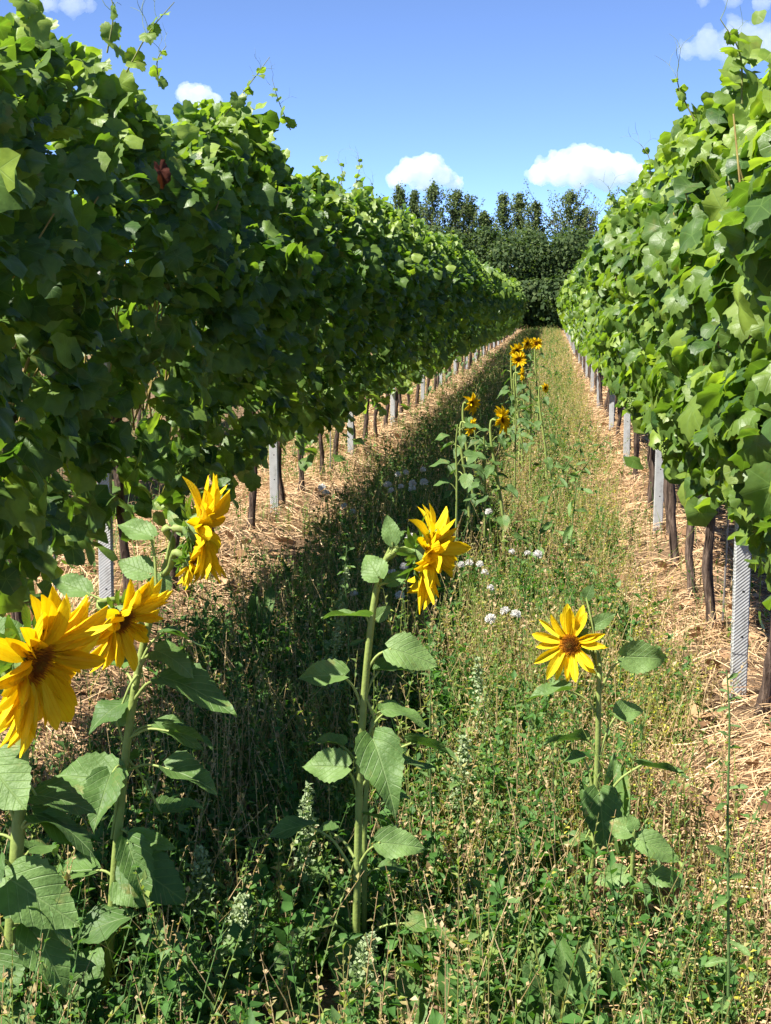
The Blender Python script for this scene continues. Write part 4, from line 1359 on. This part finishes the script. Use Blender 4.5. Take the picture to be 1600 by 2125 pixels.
for i, (hp, Y, s, nn, lb) in enumerate(FS):
    far_sunflower(hp, Y, s, nn, lb, 300 + i)


# ------------------------------------------------------------------ single weeds that stand out
def goosefoot(px, base_y, top_y, Y, label, seed, lean=0.0):
    rng = np.random.default_rng(seed)
    b = at(px, base_y, Y)
    b[2] = float(gz(b[0], b[1])) - 0.01
    tp = at(px + lean, top_y, Y)
    rt = root('goosefoot_plant', b, label, 'weed', 'pale seeding weeds')
    pts = bez([b, (b + tp) / 2 + np.array([rng.uniform(-.02, .02), 0, 0]), tp], 14) - b
    v, t, u = tubes(pts, np.linspace(0.0032, 0.0012, 14)[None], 5)
    link('stem', MB().add(v, t, u, 0.5).mesh('stem', M['weed']), rt)
    H = pts[-1][2]
    mb = MB()
    n = 460
    f = rng.uniform(0.30, 1, n)
    ctr = np.stack([np.interp(f, np.linspace(0, 1, 14), pts[:, k]) for k in range(3)], -1)
    a = rng.integers(0, 9, n) * 0.7 + rng.normal(0, 0.25, n)
    rad = rng.random(n) * (0.008 + 0.045 * (1 - f) ** 0.8)
    P = ctr + np.column_stack([np.cos(a) * rad, np.sin(a) * rad, rad * 0.9])
    S = rng.uniform(0.006, 0.0135, n)
    d = rng.normal(0, 1, (n, 3)); nr = rng.normal(0, 1, (n, 3)) + np.array([0, -0.5, 0.8])
    scatter(mb, WL, P, frames(d, nr), np.column_stack([S * 0.8, S, S]), np.clip(rng.normal(0.5, 0.25, n), 0, 1), 0)
    link('seed_spike', mb.mesh('seed_spike', M['pale']), rt)
    for i in range(9):
        ff = 0.12 + 0.07 * i
        p = np.array([np.interp(ff, np.linspace(0, 1, 14), pts[:, k]) for k in range(3)])
        aa = i * 2.4
        d = np.array([math.cos(aa), math.sin(aa), 0.25])
        fr = frames(d[None], (np.array([0, -0.2, 0.9]) + rng.normal(0, 0.2, 3))[None])[0]
        L = rng.uniform(0.035, 0.06)
        link('leaf', SF_ME[i % 6], rt, mat4(p + d * 0.01, fr, (L * 0.6, L, L)), (0.7, 0.0, 0, 1))


for i, (px, by, ty, Y, lean, lb) in enumerate(((500, 2190, 1860, 2.75, 6, 'pale seeding goosefoot weed between the branched and the lone sunflower, at the bottom'),
                                               (405, 2080, 1765, 2.95, 12, 'slim pale seed spike just right of the branched sunflower'),
                                               (645, 1990, 1635, 3.1, -5, 'pale bushy seeding weed left of the lone sunflower stem'),
                                               (760, 2250, 1945, 2.6, 8, 'pale seeding weed in front of the lone sunflower foot'),
                                               (960, 1820, 1530, 3.6, 4, 'pale grey green weed right of the lone sunflower'),
                                               (985, 1620, 1370, 4.2, 4, 'pale upright weed behind and right of the lone sunflower'),
                                               (690, 1620, 1180, 4.4, 30, 'green leafy weed standing behind the lone sunflower, towards the left row'))):
    goosefoot(px, by, ty, Y, lb, 400 + i, lean)


def leafy_rosette(px, py, Y, leaves, label, name='dock_plant'):
    rng = np.random.default_rng(int(px))
    b = at(px, py, Y)
    b[2] = float(gz(b[0], b[1]))
    rt = root(name, b, label, 'weed', 'broad leaved docks')
    for i, (tx, ty, dY, w, nk, tint) in enumerate(leaves):
        tp = at(tx, ty, Y + dY)
        add_leaf(rt, None, b + np.array([rng.uniform(-.02, .02), rng.uniform(-.02, .02), 0]), tp, w, UPN[nk], rng, i, tint, mesh=DOCK_ME)


DOCK_ME = []
for _i in range(4):
    _v, _t, _u = blade_template(80 + _i, 13, 2, 'lance', (0.12, -0.08, 0.2, 0.05)[_i], 0.35, 0.035, 0.03)
    _m = MB().add(_v, _t, _u, 0).mesh('dock_leaf', M['sfleaf'])
    DOCK_ME.append(_m)
leafy_rosette(1190, 2190, 2.62, [(1228, 1955, 0.02, 0.055, 'f', 1.0), (1085, 1985, 0.04, 0.075, 'f', 0.05), (1160, 1940, 0.12, 0.05, 'f', 0.3), (1130, 2050, -0.05, 0.06, 'l', 0.2),
                                 (1290, 2040, 0.0, 0.05, 'r', 0.7), (1330, 2075, 0.05, 0.05, 'r', 0.6), (1070, 2080, -0.03, 0.05, 'f', 0.4)],
              'broad leaved dock at the bottom edge, one pale leaf standing upright')
leafy_rosette(840, 2170, 2.62, [(830, 2010, 0.0, 0.05, 'f', 0.4), (800, 2060, 0.0, 0.045, 'f', 0.3), (880, 2060, 0.03, 0.05, 'f', 0.7), (855, 2030, 0.1, 0.05, 'r', 0.2), (760, 2100, 0, 0.05, 'f', 0.3)],
              'dock with blunt green leaves at the bottom, right of the lone sunflower foot')
leafy_rosette(1275, 1780, 3.5, [(1300, 1590, 0.05, 0.06, 'f', 0.6), (1330, 1620, 0.0, 0.06, 'r', 0.7), (1205, 1620, 0.05, 0.06, 'f', 0.3), (1275, 1560, 0.1, 0.06, 'f', 0.5), (1180, 1700, 0, 0.06, 'l', 0.4), (1350, 1690, 0, 0.05, 'r', 0.6)],
              'dock with bright upright leaves behind the small ragged sunflower')
leafy_rosette(620, 2180, 2.7, [(565, 1960, 0.0, 0.05, 'f', 0.3), (560, 2060, -0.03, 0.055, 'f', 0.4), (605, 2030, 0.05, 0.05, 'r', 0.2), (660, 2080, 0.0, 0.05, 'f', 0.3)],
              'dock with dark leaves at the bottom, left of the lone sunflower foot')
leafy_rosette(530, 1350, 5.6, [(560, 1212, 0.0, 0.07, 'f', 0.4), (490, 1235, 0.05, 0.06, 'l', 0.4), (590, 1250, 0.0, 0.06, 'r', 0.3), (530, 1220, 0.1, 0.06, 'f', 0.3)],
              'dock on the straw beside the left row, right of the branched sunflower heads')


def young_sunflower(pxs, Y, leaves, label, seed):
    rng = np.random.default_rng(seed)
    b = at(pxs[0][0], pxs[0][1], Y)
    b[2] = float(gz(b[0], b[1])) - 0.01
    rt = root('young_sunflower', b, label, 'sunflower', 'young sunflowers without a bloom')
    stem_part(rt, [b] + [at(a, c, Y) for a, c in pxs[1:]], 0.0065, 0.004, 0.4, 12)
    for (ap, bp, tp, dY, w, nk, var, tint) in leaves:
        add_leaf(rt, at(ap[0], ap[1], Y), at(bp[0], bp[1], Y), at(tp[0], tp[1], Y + dY), w, UPN[nk], rng, var, tint, 0.0018)


young_sunflower([(1300, 2050), (1306, 1940), (1312, 1800), (1316, 1725)], 3.0,
                [((1314, 1745), (1322, 1740), (1414, 1778), -0.03, 0.06, 'c', 0, 0.85), ((1312, 1790), (1300, 1812), (1238, 1826), -0.03, 0.055, 'c', 1, 0.8),
                 ((1312, 1830), (1322, 1838), (1352, 1860), -0.02, 0.05, 'e', 0, 0.05), ((1314, 1800), (1350, 1815), (1408, 1838), 0.03, 0.05, 'c', 2, 0.8),
                 ((1316, 1735), (1310, 1730), (1255, 1712), 0.03, 0.05, 'c', 1, 0.8), ((1316, 1728), (1318, 1722), (1305, 1690), 0.0, 0.03, 'f', 4, 0.7),
                 ((1310, 1850), (1290, 1900), (1262, 1890), -0.02, 0.05, 'c', 1, 0.7)],
                'young sunflower without a bloom, just right of the small ragged sunflower', 41)
young_sunflower([(757, 2110), (756, 1950), (757, 1700), (768, 1540), (775, 1490)], 2.95,
                [((757, 1820), (790, 1800), (835, 1830), 0.02, 0.04, 'u', 0, 0.4), ((758, 1690), (800, 1660), (850, 1650), 0.03, 0.04, 'u', 3, 0.3), ((775, 1492), (790, 1475), (830, 1470), 0.03, 0.04, 'u', 1, 0.5)],
                'thin second sunflower stem close behind the lone sunflower', 42)
young_sunflower([(945, 1100), (948, 1010), (946, 930), (950, 880)], 7.2,
                [((946, 990), (930, 960), (890, 950), 0, 0.09, 'u', 0, 0.3), ((947, 970), (965, 945), (1010, 950), 0, 0.09, 'u', 1, 0.3), ((948, 930), (930, 905), (895, 910), 0, 0.08, 'u', 2, 0.35),
                 ((949, 900), (965, 885), (1000, 890), 0, 0.07, 'u', 1, 0.4), ((948, 1020), (930, 1000), (900, 1010), 0, 0.08, 'u', 0, 0.25), ((948, 1000), (970, 985), (965, 1020), -0.03, 0.07, 'c', 4, 0.8)],
                'leafy sunflower without a bloom in the middle distance, below the three yellow heads', 43)


for _i, (_px, _by, _ty, _Y, _lb) in enumerate(((1005, 1080, 905, 7.6, 'leafy bloomless sunflower between the two lowest mid-distance heads'), (1068, 960, 800, 9.8, 'leafy bloomless sunflower just below the far golden cluster'),
                                               (1100, 930, 790, 10.6, 'leafy bloomless sunflower right of the far golden cluster'), (985, 1000, 880, 9.2, 'dark bloomless sunflower behind the low mid-distance head'))):
    _r2 = np.random.default_rng(90 + _i)
    _lv = []
    for _k in range(9):
        _f = 0.2 + 0.75 * _k / 9
        _yy = _by + (_ty - _by) * _f
        _dx = (1 if _k % 2 else -1) * _r2.uniform(0.5, 1.0)
        _sc = 8.0 / _Y
        _lv.append(((_px, _yy), (_px + _dx * 18 * _sc, _yy - 14 * _sc), (_px + _dx * 46 * _sc, _yy + _r2.uniform(-4, 16) * _sc), float(_r2.uniform(-0.08, 0.08)), 0.06, 'u', _k, float(_r2.uniform(0.0, 0.35))))
    young_sunflower([(_px, _by), (_px + 2, _by * 0.5 + _ty * 0.5), (_px - 1, _ty)], _Y, _lv, _lb, 95 + _i)


def tall_weed(pts_px, Y, label, seed, nleaf=22, ls=0.045, tint=0.4):
    rng = np.random.default_rng(seed)
    b = at(pts_px[0][0], pts_px[0][1], Y)
    b[2] = float(gz(b[0], b[1])) - 0.01
    rt = root('tall_weed', b, label, 'weed', 'tall thin weeds')
    pts = bez([b] + [at(a, c, Y) for a, c in pts_px[1:]], 18) - b
    v, t, u = tubes(pts, np.linspace(0.0036, 0.0012, 18)[None], 6)
    link('stem', MB().add(v, t, u, 0.42).mesh('stem', M['weed']), rt)
    for i in range(nleaf):
        f = 0.1 + 0.9 * (i + 0.5) / nleaf
        p = np.array([np.interp(f, np.linspace(0, 1, 18), pts[:, k]) for k in range(3)])
        a = i * 2.4 + rng.uniform(-0.3, 0.3)
        d = np.array([math.cos(a), math.sin(a), rng.uniform(-0.2, 0.7)])
        fr = frames(d[None], (np.array([0, -0.3, 0.9]) + rng.normal(0, 0.3, 3))[None])[0]
        L = ls * (1.2 - 0.75 * f) * rng.uniform(0.7, 1.2)
        link('leaf', DOCK_ME[i % 4], rt, mat4(p, fr, (L * 0.36, L, L)), (float(rng.uniform(0.2, 0.9)), 0, 0, 1))


tall_weed([(1508, 2260), (1512, 2000), (1510, 1700), (1514, 1500), (1508, 1390)], 2.5, 'tall thin leafy weed in front of the straw, near the right edge of the picture', 51, 26)
tall_weed([(1100, 1120), (1130, 1060), (1180, 960), (1215, 915)], 6.6, 'sprawling green shoot leaning over the straw towards the right row', 52, 22, 0.09)
tall_weed([(1180, 1090), (1195, 1020), (1220, 960), (1262, 905)], 6.9, 'bright leafy shoot at the edge of the straw beside the third right post', 53, 20, 0.10)
tall_weed([(900, 1950), (896, 1760), (892, 1560), (894, 1390)], 3.3, 'upright green weed right of the lone sunflower, behind its leaves', 54, 18, 0.05)
tall_weed([(728, 1500), (722, 1300), (716, 1200), (720, 1130)], 4.3, 'slender weed with a bright leafy tip left of the lone sunflower head', 55, 18, 0.055)

# dry grass tuft by the left edge
_rg = np.random.default_rng(66)
_b = on_ground(70, 1330)
mb = MB()
_n = 320
_x = _rg.normal(0, 0.075, _n); _y = _rg.normal(0, 0.075, _n)
_az = np.arctan2(_y, _x) + _rg.normal(0, 0.4, _n)
_L = _rg.uniform(0.12, 0.30, _n)
_d = np.column_stack([np.cos(_az), np.sin(_az)])
_T = np.linspace(0, 1, 4)
_sp = (np.hypot(_x, _y) * 2.2)[:, None]
_C = np.stack([_x[:, None] + _d[:, :1] * _sp * _T ** 1.5 * 0.5, _y[:, None] + _d[:, 1:] * _sp * _T ** 1.5 * 0.5, _L[:, None] * _T], -1)
v, t = ribbons(_C, np.full((_n, 4), 0.004) * np.array([1, 1, 1.8, 0.6]), np.column_stack([-_d[:, 1], _d[:, 0], 0 * _az]))
mb.add(v, t, None, np.repeat(np.clip(_rg.normal(0.75, 0.15, _n), 0, 1), 8))
_o = link('dry_grass_tuft', mb.mesh('dry_grass_tuft', M['straw']))
_o.location = (_b[0], _b[1], float(gz(_b[0], _b[1])) - 0.01)
tag(_o, 'bleached dry grass tuft behind the leftmost sunflower head', 'grass tuft')

# white fluffy seed heads on thin stems


def fluff_mesh(seed):
    r = np.random.default_rng(seed)
    mb = MB().add(ICO2_V * np.array([0.62, 0.62, 0.55]), ICO2_T, None, 0.3)
    n = 170
    d = unit(r.normal(0, 1, (n, 3)))
    d[:, 2] = np.where(d[:, 2] < -0.6, -d[:, 2], d[:, 2])
    side = unit(np.cross(d, r.normal(0, 1, (n, 3))))
    L = r.uniform(0.85, 1.12, n)
    P = np.stack([d * 0.45, d * L[:, None] * 0.8, d * L[:, None]], 1)
    v, t = ribbons(P, np.array([[0.05, 0.10, 0.22]]) * np.ones((n, 1)), side)
    mb.add(v, t, None, np.repeat(r.uniform(0.2, 1, n), 6))
    return mb.mesh('seed_head', M['fluff'])


FLUFF = [fluff_mesh(i) for i in range(4)]
CL = [('in the lit clump below the mid-distance sunflowers', 8.4, [(805, 1006), (832, 1010), (856, 1003), (880, 1001), (878, 975), (842, 980), (826, 984), (812, 1018), (855, 1014)]),
      ('in the shaded clump near the left row', 8.6, [(668, 1012), (676, 1022), (714, 1050), (732, 1062)]),
      ('behind the neck of the lone sunflower', 5.7, [(838, 1176), (814, 1190), (852, 1116), (866, 1190), (830, 1236), (735, 1232)]),
      ('just right of the lone sunflower head', 5.8, [(957, 1172), (974, 1168), (996, 1171), (1006, 1188), (1018, 1220)]),
      ('in the pair left of the ragged sunflower', 5.0, [(1048, 1268), (1070, 1275), (1018, 1284)]),
      ('in the sparse group towards the right straw', 6.0, [(1062, 1145), (1095, 1148), (1116, 1151), (1014, 1062)])]
_rg = np.random.default_rng(70)
for where, Y, pts in CL:
    for k_, (px, py) in enumerate(sorted(pts)):
        yy = Y + _rg.uniform(-0.2, 0.2)
        c = at(px, py, yy)
        b = np.array([c[0] + _rg.uniform(-0.05, 0.05), yy + _rg.uniform(-0.04, 0.04), 0.0])
        b[2] = float(gz(b[0], b[1])) - 0.01
        rt = root('seed_head_weed', b, ORD[k_] + ' white fluffy seed head from the left ' + where, 'seed head', 'seed heads ' + where)
        p = bez([np.zeros(3), (c - b) * 0.5 + np.array([0.015, 0, 0]), c - b], 7)
        v, t, u = tubes(p, np.full((1, 7), 0.0016), 4)
        link('stalk', MB().add(v, t, u, 0.5).mesh('stalk', M['weed']), rt)
        h = link('seed_head', FLUFF[int(_rg.integers(4))], rt)
        h.location = tuple(c - b)
        s = _rg.uniform(0.012, 0.019) * (1.35 if Y > 8 else 1.12)
        h.scale = (s, s, s * 0.9)
        h.rotation_euler = (_rg.uniform(-.4, .4), _rg.uniform(-.4, .4), _rg.uniform(0, 6))

# ------------------------------------------------------------------ trees at the end of the rows
TREE_LEAF = []
for _s in range(5):
    _r = np.random.default_rng(_s + 500)
    TREE_LEAF.append((np.array([[0, 0, 0], [-0.42, 0.5, 0.12], [0.45, 0.45, 0.1], [0.03, 1, -0.15]]) * _r.uniform(0.8, 1.2), np.array([[0, 2, 1], [1, 2, 3]]), np.zeros((4, 2))))


def poplar(px, top_y, Y, label, seed, spread=1.0, tint=0.5):
    rng = np.random.default_rng(seed)
    tp = at(px, top_y, Y)
    H = tp[2]
    b = np.array([tp[0], Y, 0.0])
    rt = root('poplar_tree', b, label, 'tree', 'slender trees rising behind the hedge')
    z = np.linspace(-0.1, H * 0.97, 9)
    P = np.column_stack([0.06 * np.sin(z * 0.8 + seed), 0.06 * np.cos(z * 0.7), z])
    v, t, u = tubes(P, np.interp(z, [0, H], [0.14, 0.012])[None], 6)
    link('trunk', MB().add(v, t, u).mesh('trunk', M['wood']), rt)
    # steep limbs
    nb = 84
    f = np.sort(rng.uniform(0.42, 0.985, nb))
    az = np.arange(nb) * 2.4 + rng.normal(0, 0.3, nb)
    L = (0.16 + 4.3 * (1 - f) ** 0.95) * rng.uniform(0.4, 1.3, nb) * spread
    L *= 1 + 0.35 * np.sin(f * rng.uniform(25, 45) + rng.uniform(0, 6))
    st = np.stack([np.interp(f * H * 0.97, z, P[:, k]) for k in range(3)], -1)
    T5 = np.linspace(0, 1, 5)
    op = rng.uniform(0.45, 1.0, nb)
    dirs = np.column_stack([np.cos(az) * op, np.sin(az) * op, rng.uniform(0.6, 1.0, nb)])
    C = st[:, None, :] + dirs[:, None, :] * L[:, None, None] * T5[None, :, None]
    C[:, :, :2] += (dirs[:, None, :2] * L[:, None, None] * 0.25 * (T5 * (1 - T5) * 2)[None, :, None])
    v, t, u = tubes(C, np.broadcast_to(np.linspace(0.03, 0.006, 5), (nb, 5)), 4)
    link('limbs', MB().add(v, t, u).mesh('limbs', M['wood']), rt)
    per = 54
    g = rng.uniform(0.15, 1.08, (nb, per))
    ip = np.stack([np.stack([np.interp(g[i], T5, C[i, :, k]) for k in range(3)], -1) for i in range(nb)])
    Pl = (ip + rng.normal(0, 1, (nb, per, 3)) * np.array([0.10, 0.10, 0.12])).reshape(-1, 3)
    n = len(Pl)
    S = rng.uniform(0.07, 0.16, n)
    mb = MB()
    scatter(mb, TREE_LEAF, Pl, frames(rng.normal(0, 1, (n, 3)), rng.normal(0, 0.8, (n, 3)) + np.array([-0.2, -0.4, 0.5])), S, np.clip(rng.normal(tint, 0.22, n), 0, 1), np.where(rng.random(n) < 0.06, 0.7, 0))
    tag(link('crown', mb.mesh('crown', M['tree']), rt), kind='stuff')


def bush_tree(px, top_y, Y, w, label, seed, tint=0.35):
    rng = np.random.default_rng(seed)
    tp = at(px, top_y, Y)
    H = tp[2]
    rt = root('hedge_tree', (tp[0], Y, 0.0), label, 'tree', 'dense dark trees closing the end of the alley')
    mbt = MB()
    z = np.linspace(-0.1, H * 0.6, 6)
    v, t, u = tubes(np.column_stack([0.08 * np.sin(z + seed), 0 * z, z]), np.linspace(0.18, 0.06, 6)[None], 7)
    link('trunk', mbt.add(v, t, u).mesh('trunk', M['wood']), rt)
    nb = 13
    c = np.column_stack([rng.normal(0, w * 0.42, nb), rng.normal(0, w * 0.3, nb), rng.uniform(0.12, 0.80, nb) * H])
    rr = rng.uniform(0.22, 0.40, nb) * w
    c[:, 2] = np.minimum(c[:, 2], H - rr * 0.95)
    lim = np.stack([np.column_stack([np.zeros(nb), np.zeros(nb), c[:, 2] * 0.45]), c * np.array([0.5, 0.5, 0.8]), c], 1)
    v, t, u = tubes(lim, np.broadcast_to([0.07, 0.045, 0.02], (nb, 3)), 5)
    link('limbs', MB().add(v, t, u).mesh('limbs', M['wood']), rt)
    per = 560
    d = unit(rng.normal(0, 1, (nb, per, 3)))
    q = rng.random((nb, per, 1)) ** 0.28
    bump = 1 + 0.22 * np.sin(d[..., :1] * 7 + np.arange(nb)[:, None, None]) * np.sin(d[..., 2:] * 6 + 1)
    P = (c[:, None, :] + d * q * bump * rr[:, None, None] * np.array([1, 1, 1.1])).reshape(-1, 3)
    k = P[:, 2] > 0.05
    P = P[k]
    dd = d.reshape(-1, 3)[k]
    n = len(P)
    mb = MB()
    scatter(mb, TREE_LEAF, P, frames(rng.normal(0, 1, (n, 3)), dd * 0.8 + rng.normal(0, 0.5, (n, 3)) + np.array([0, 0, 0.3])), rng.uniform(0.14, 0.28, n), np.clip(rng.normal(tint, 0.2, n), 0, 1), np.where(rng.random(n) < 0.03, 0.5, 0))
    tag(link('crown', mb.mesh('crown', M['tree']), rt), kind='stuff')


TY = 92.0
for i, (px, ty, sp, wh) in enumerate(((790, 405, 0.7, 'half hidden by the left vine row'), (831, 378, 0.75, 'leftmost of those clear of the left vine row'), (861, 388, 0.6, 'slim, second clear of the left vine row'),
                                      (899, 372, 0.85, 'tallest of the left group, with a pointed tip'), (946, 392, 0.95, 'bushy, under the right side of the left cloud'), (972, 402, 0.8, 'right neighbour of the bushy one under the left cloud'),
                                      (1004, 432, 0.6, 'low and thin, in the dip of the skyline'), (1045, 398, 0.9, 'dark and pointed, left of the middle'), (1080, 395, 0.6, 'slim, in the middle of the skyline'),
                                      (1114, 408, 0.7, 'short, in front of the left end of the right cloud'), (1184, 385, 1.25, 'broad feathery, below the right cloud'), (1214, 428, 0.9, 'low right shoulder of the broad feathery one'),
                                      (1281, 408, 0.6, 'thin, next to the right vine row'), (1330, 420, 0.8, 'hidden behind the top of the right vine row'))):
    poplar(px, ty, TY + (i % 3) * 1.3, 'slender tree on the skyline, ' + wh, 600 + i, sp, 0.58 + 0.12 * (px == 1184))
for i, (px, ty, w, yo, wh) in enumerate(((770, 470, 4.0, 0, 'behind the left vine row'), (865, 455, 3.8, 0, 'left of all that show above the left vine row'), (945, 452, 3.6, -2, 'next to the left vine row top'),
                                         (1010, 470, 3.4, 0, 'left of the alley axis'), (1062, 462, 3.4, -3, 'just left of the alley end'), (1120, 466, 3.4, -1, 'straight at the alley end'),
                                         (1175, 462, 3.4, -3, 'just right of the alley end'), (1225, 458, 3.4, 0, 'next to the right vine row'), (1290, 470, 3.6, -1, 'half behind the right vine row'), (1360, 470, 4.0, 0, 'behind the right vine row'),
                                         (1010, 560, 2.8, -6, 'low, in front on the left'), (1085, 575, 2.6, -6, 'low, in front on the alley axis left side'), (1150, 580, 2.4, -6, 'low, closing the alley end'), (1215, 565, 2.8, -6, 'low, in front on the right'))):
    bush_tree(px, ty, TY - 3 + yo, w, 'dense dark hedge tree ' + wh, 700 + i, 0.30)

# ------------------------------------------------------------------ clouds, built as bodies of mist far away


def cloud_material(dens):
    m, nt = nt_new('cloud_mist')
    q = NT(nt)
    out = q.n('ShaderNodeOutputMaterial')
    pv = q.n('ShaderNodeVolumePrincipled')
    pv.inputs['Color'].default_value = (0.91, 0.92, 0.95, 1)
    pv.inputs['Density'].default_value = dens
    pv.inputs['Anisotropy'].default_value = 0.0
    q.l(pv.outputs[0], out.inputs['Volume'])
    return m


CM = cloud_material(0.03)
CM_THIN = cloud_material(0.011)


def cloud(blobs, D, label, seed, mat, fine=1.0):
    """blobs in photograph pixels (x, y, radius) at distance D"""
    rng = np.random.default_rng(seed)
    mb = MB()
    cs = []
    for (px, py, r) in blobs:
        c = at(px, py, D)
        R = r * D / FPX
        cs.append(c)
        mb.add(ICO2_V * np.array([R, R * 0.9, R]) + c, ICO2_T)
        for _ in range(int(9 * fine)):
            d = unit(rng.normal(0, 1, 3) + np.array([0, 0, 0.5]))
            rr = R * rng.uniform(0.25, 0.5)
            mb.add(ICO2_V * rr + c + d * R * rng.uniform(0.7, 1.0) * np.array([1, 0.9, 1]), ICO2_T)
    ctr = np.mean(cs, 0)
    mb.v = [v - ctr for v in mb.v]
    o = link('cloud', mb.mesh('cloud', mat))
    o.location = tuple(ctr)
    size = max(r for _, _, r in blobs) * D / FPX
    md = o.modifiers.new('merge', 'REMESH')
    md.mode = 'VOXEL'
    md.voxel_size = size * 0.085
    for k, (sc, st) in enumerate(((0.6, 0.42), (0.22, 0.24))):
        tx = bpy.data.textures.new('billow', 'CLOUDS')
        tx.noise_scale = size * sc
        tx.noise_depth = 3
        dm = o.modifiers.new('billow', 'DISPLACE')
        dm.texture = tx
        dm.texture_coords = 'LOCAL'
        dm.strength = size * st
        dm.mid_level = 0.55
    tag(o, label, 'cloud', 'clouds')


cloud([(1120, 362, 26), (1160, 355, 34), (1205, 345, 36), (1245, 345, 38), (1290, 352, 34), (1325, 362, 24), (1200, 372, 26), (1260, 374, 26)], 2600, 'puffy white cloud over the trees, right of the middle', 1, CM)
cloud([(820, 372, 22), (850, 355, 28), (888, 348, 30), (920, 365, 24), (945, 382, 18), (880, 378, 24)], 2700, 'smaller white cloud over the trees beside the left vine row', 2, CM)
cloud([(1425, 104, 22), (1470, 92, 32), (1530, 82, 38), (1590, 88, 38), (1650, 92, 36), (1510, 106, 28)], 2300, 'soft white cloud behind the upper right vine shoots', 3, CM_THIN)
cloud([(1460, 0, 14), (1520, -4, 20), (1580, 4, 22), (1640, 0, 24)], 2300, 'thin grey cloud wisp in the top right corner', 4, CM_THIN)
cloud([(100, 2, 24), (150, 8, 28), (60, 10, 26), (185, 12, 16)], 2400, 'pale cloud in the top left corner above the vines', 5, CM_THIN)
cloud([(385, 195, 22), (415, 205, 26), (445, 212, 20)], 2500, 'small bright cloud peeping over the left vine row', 6, CM)
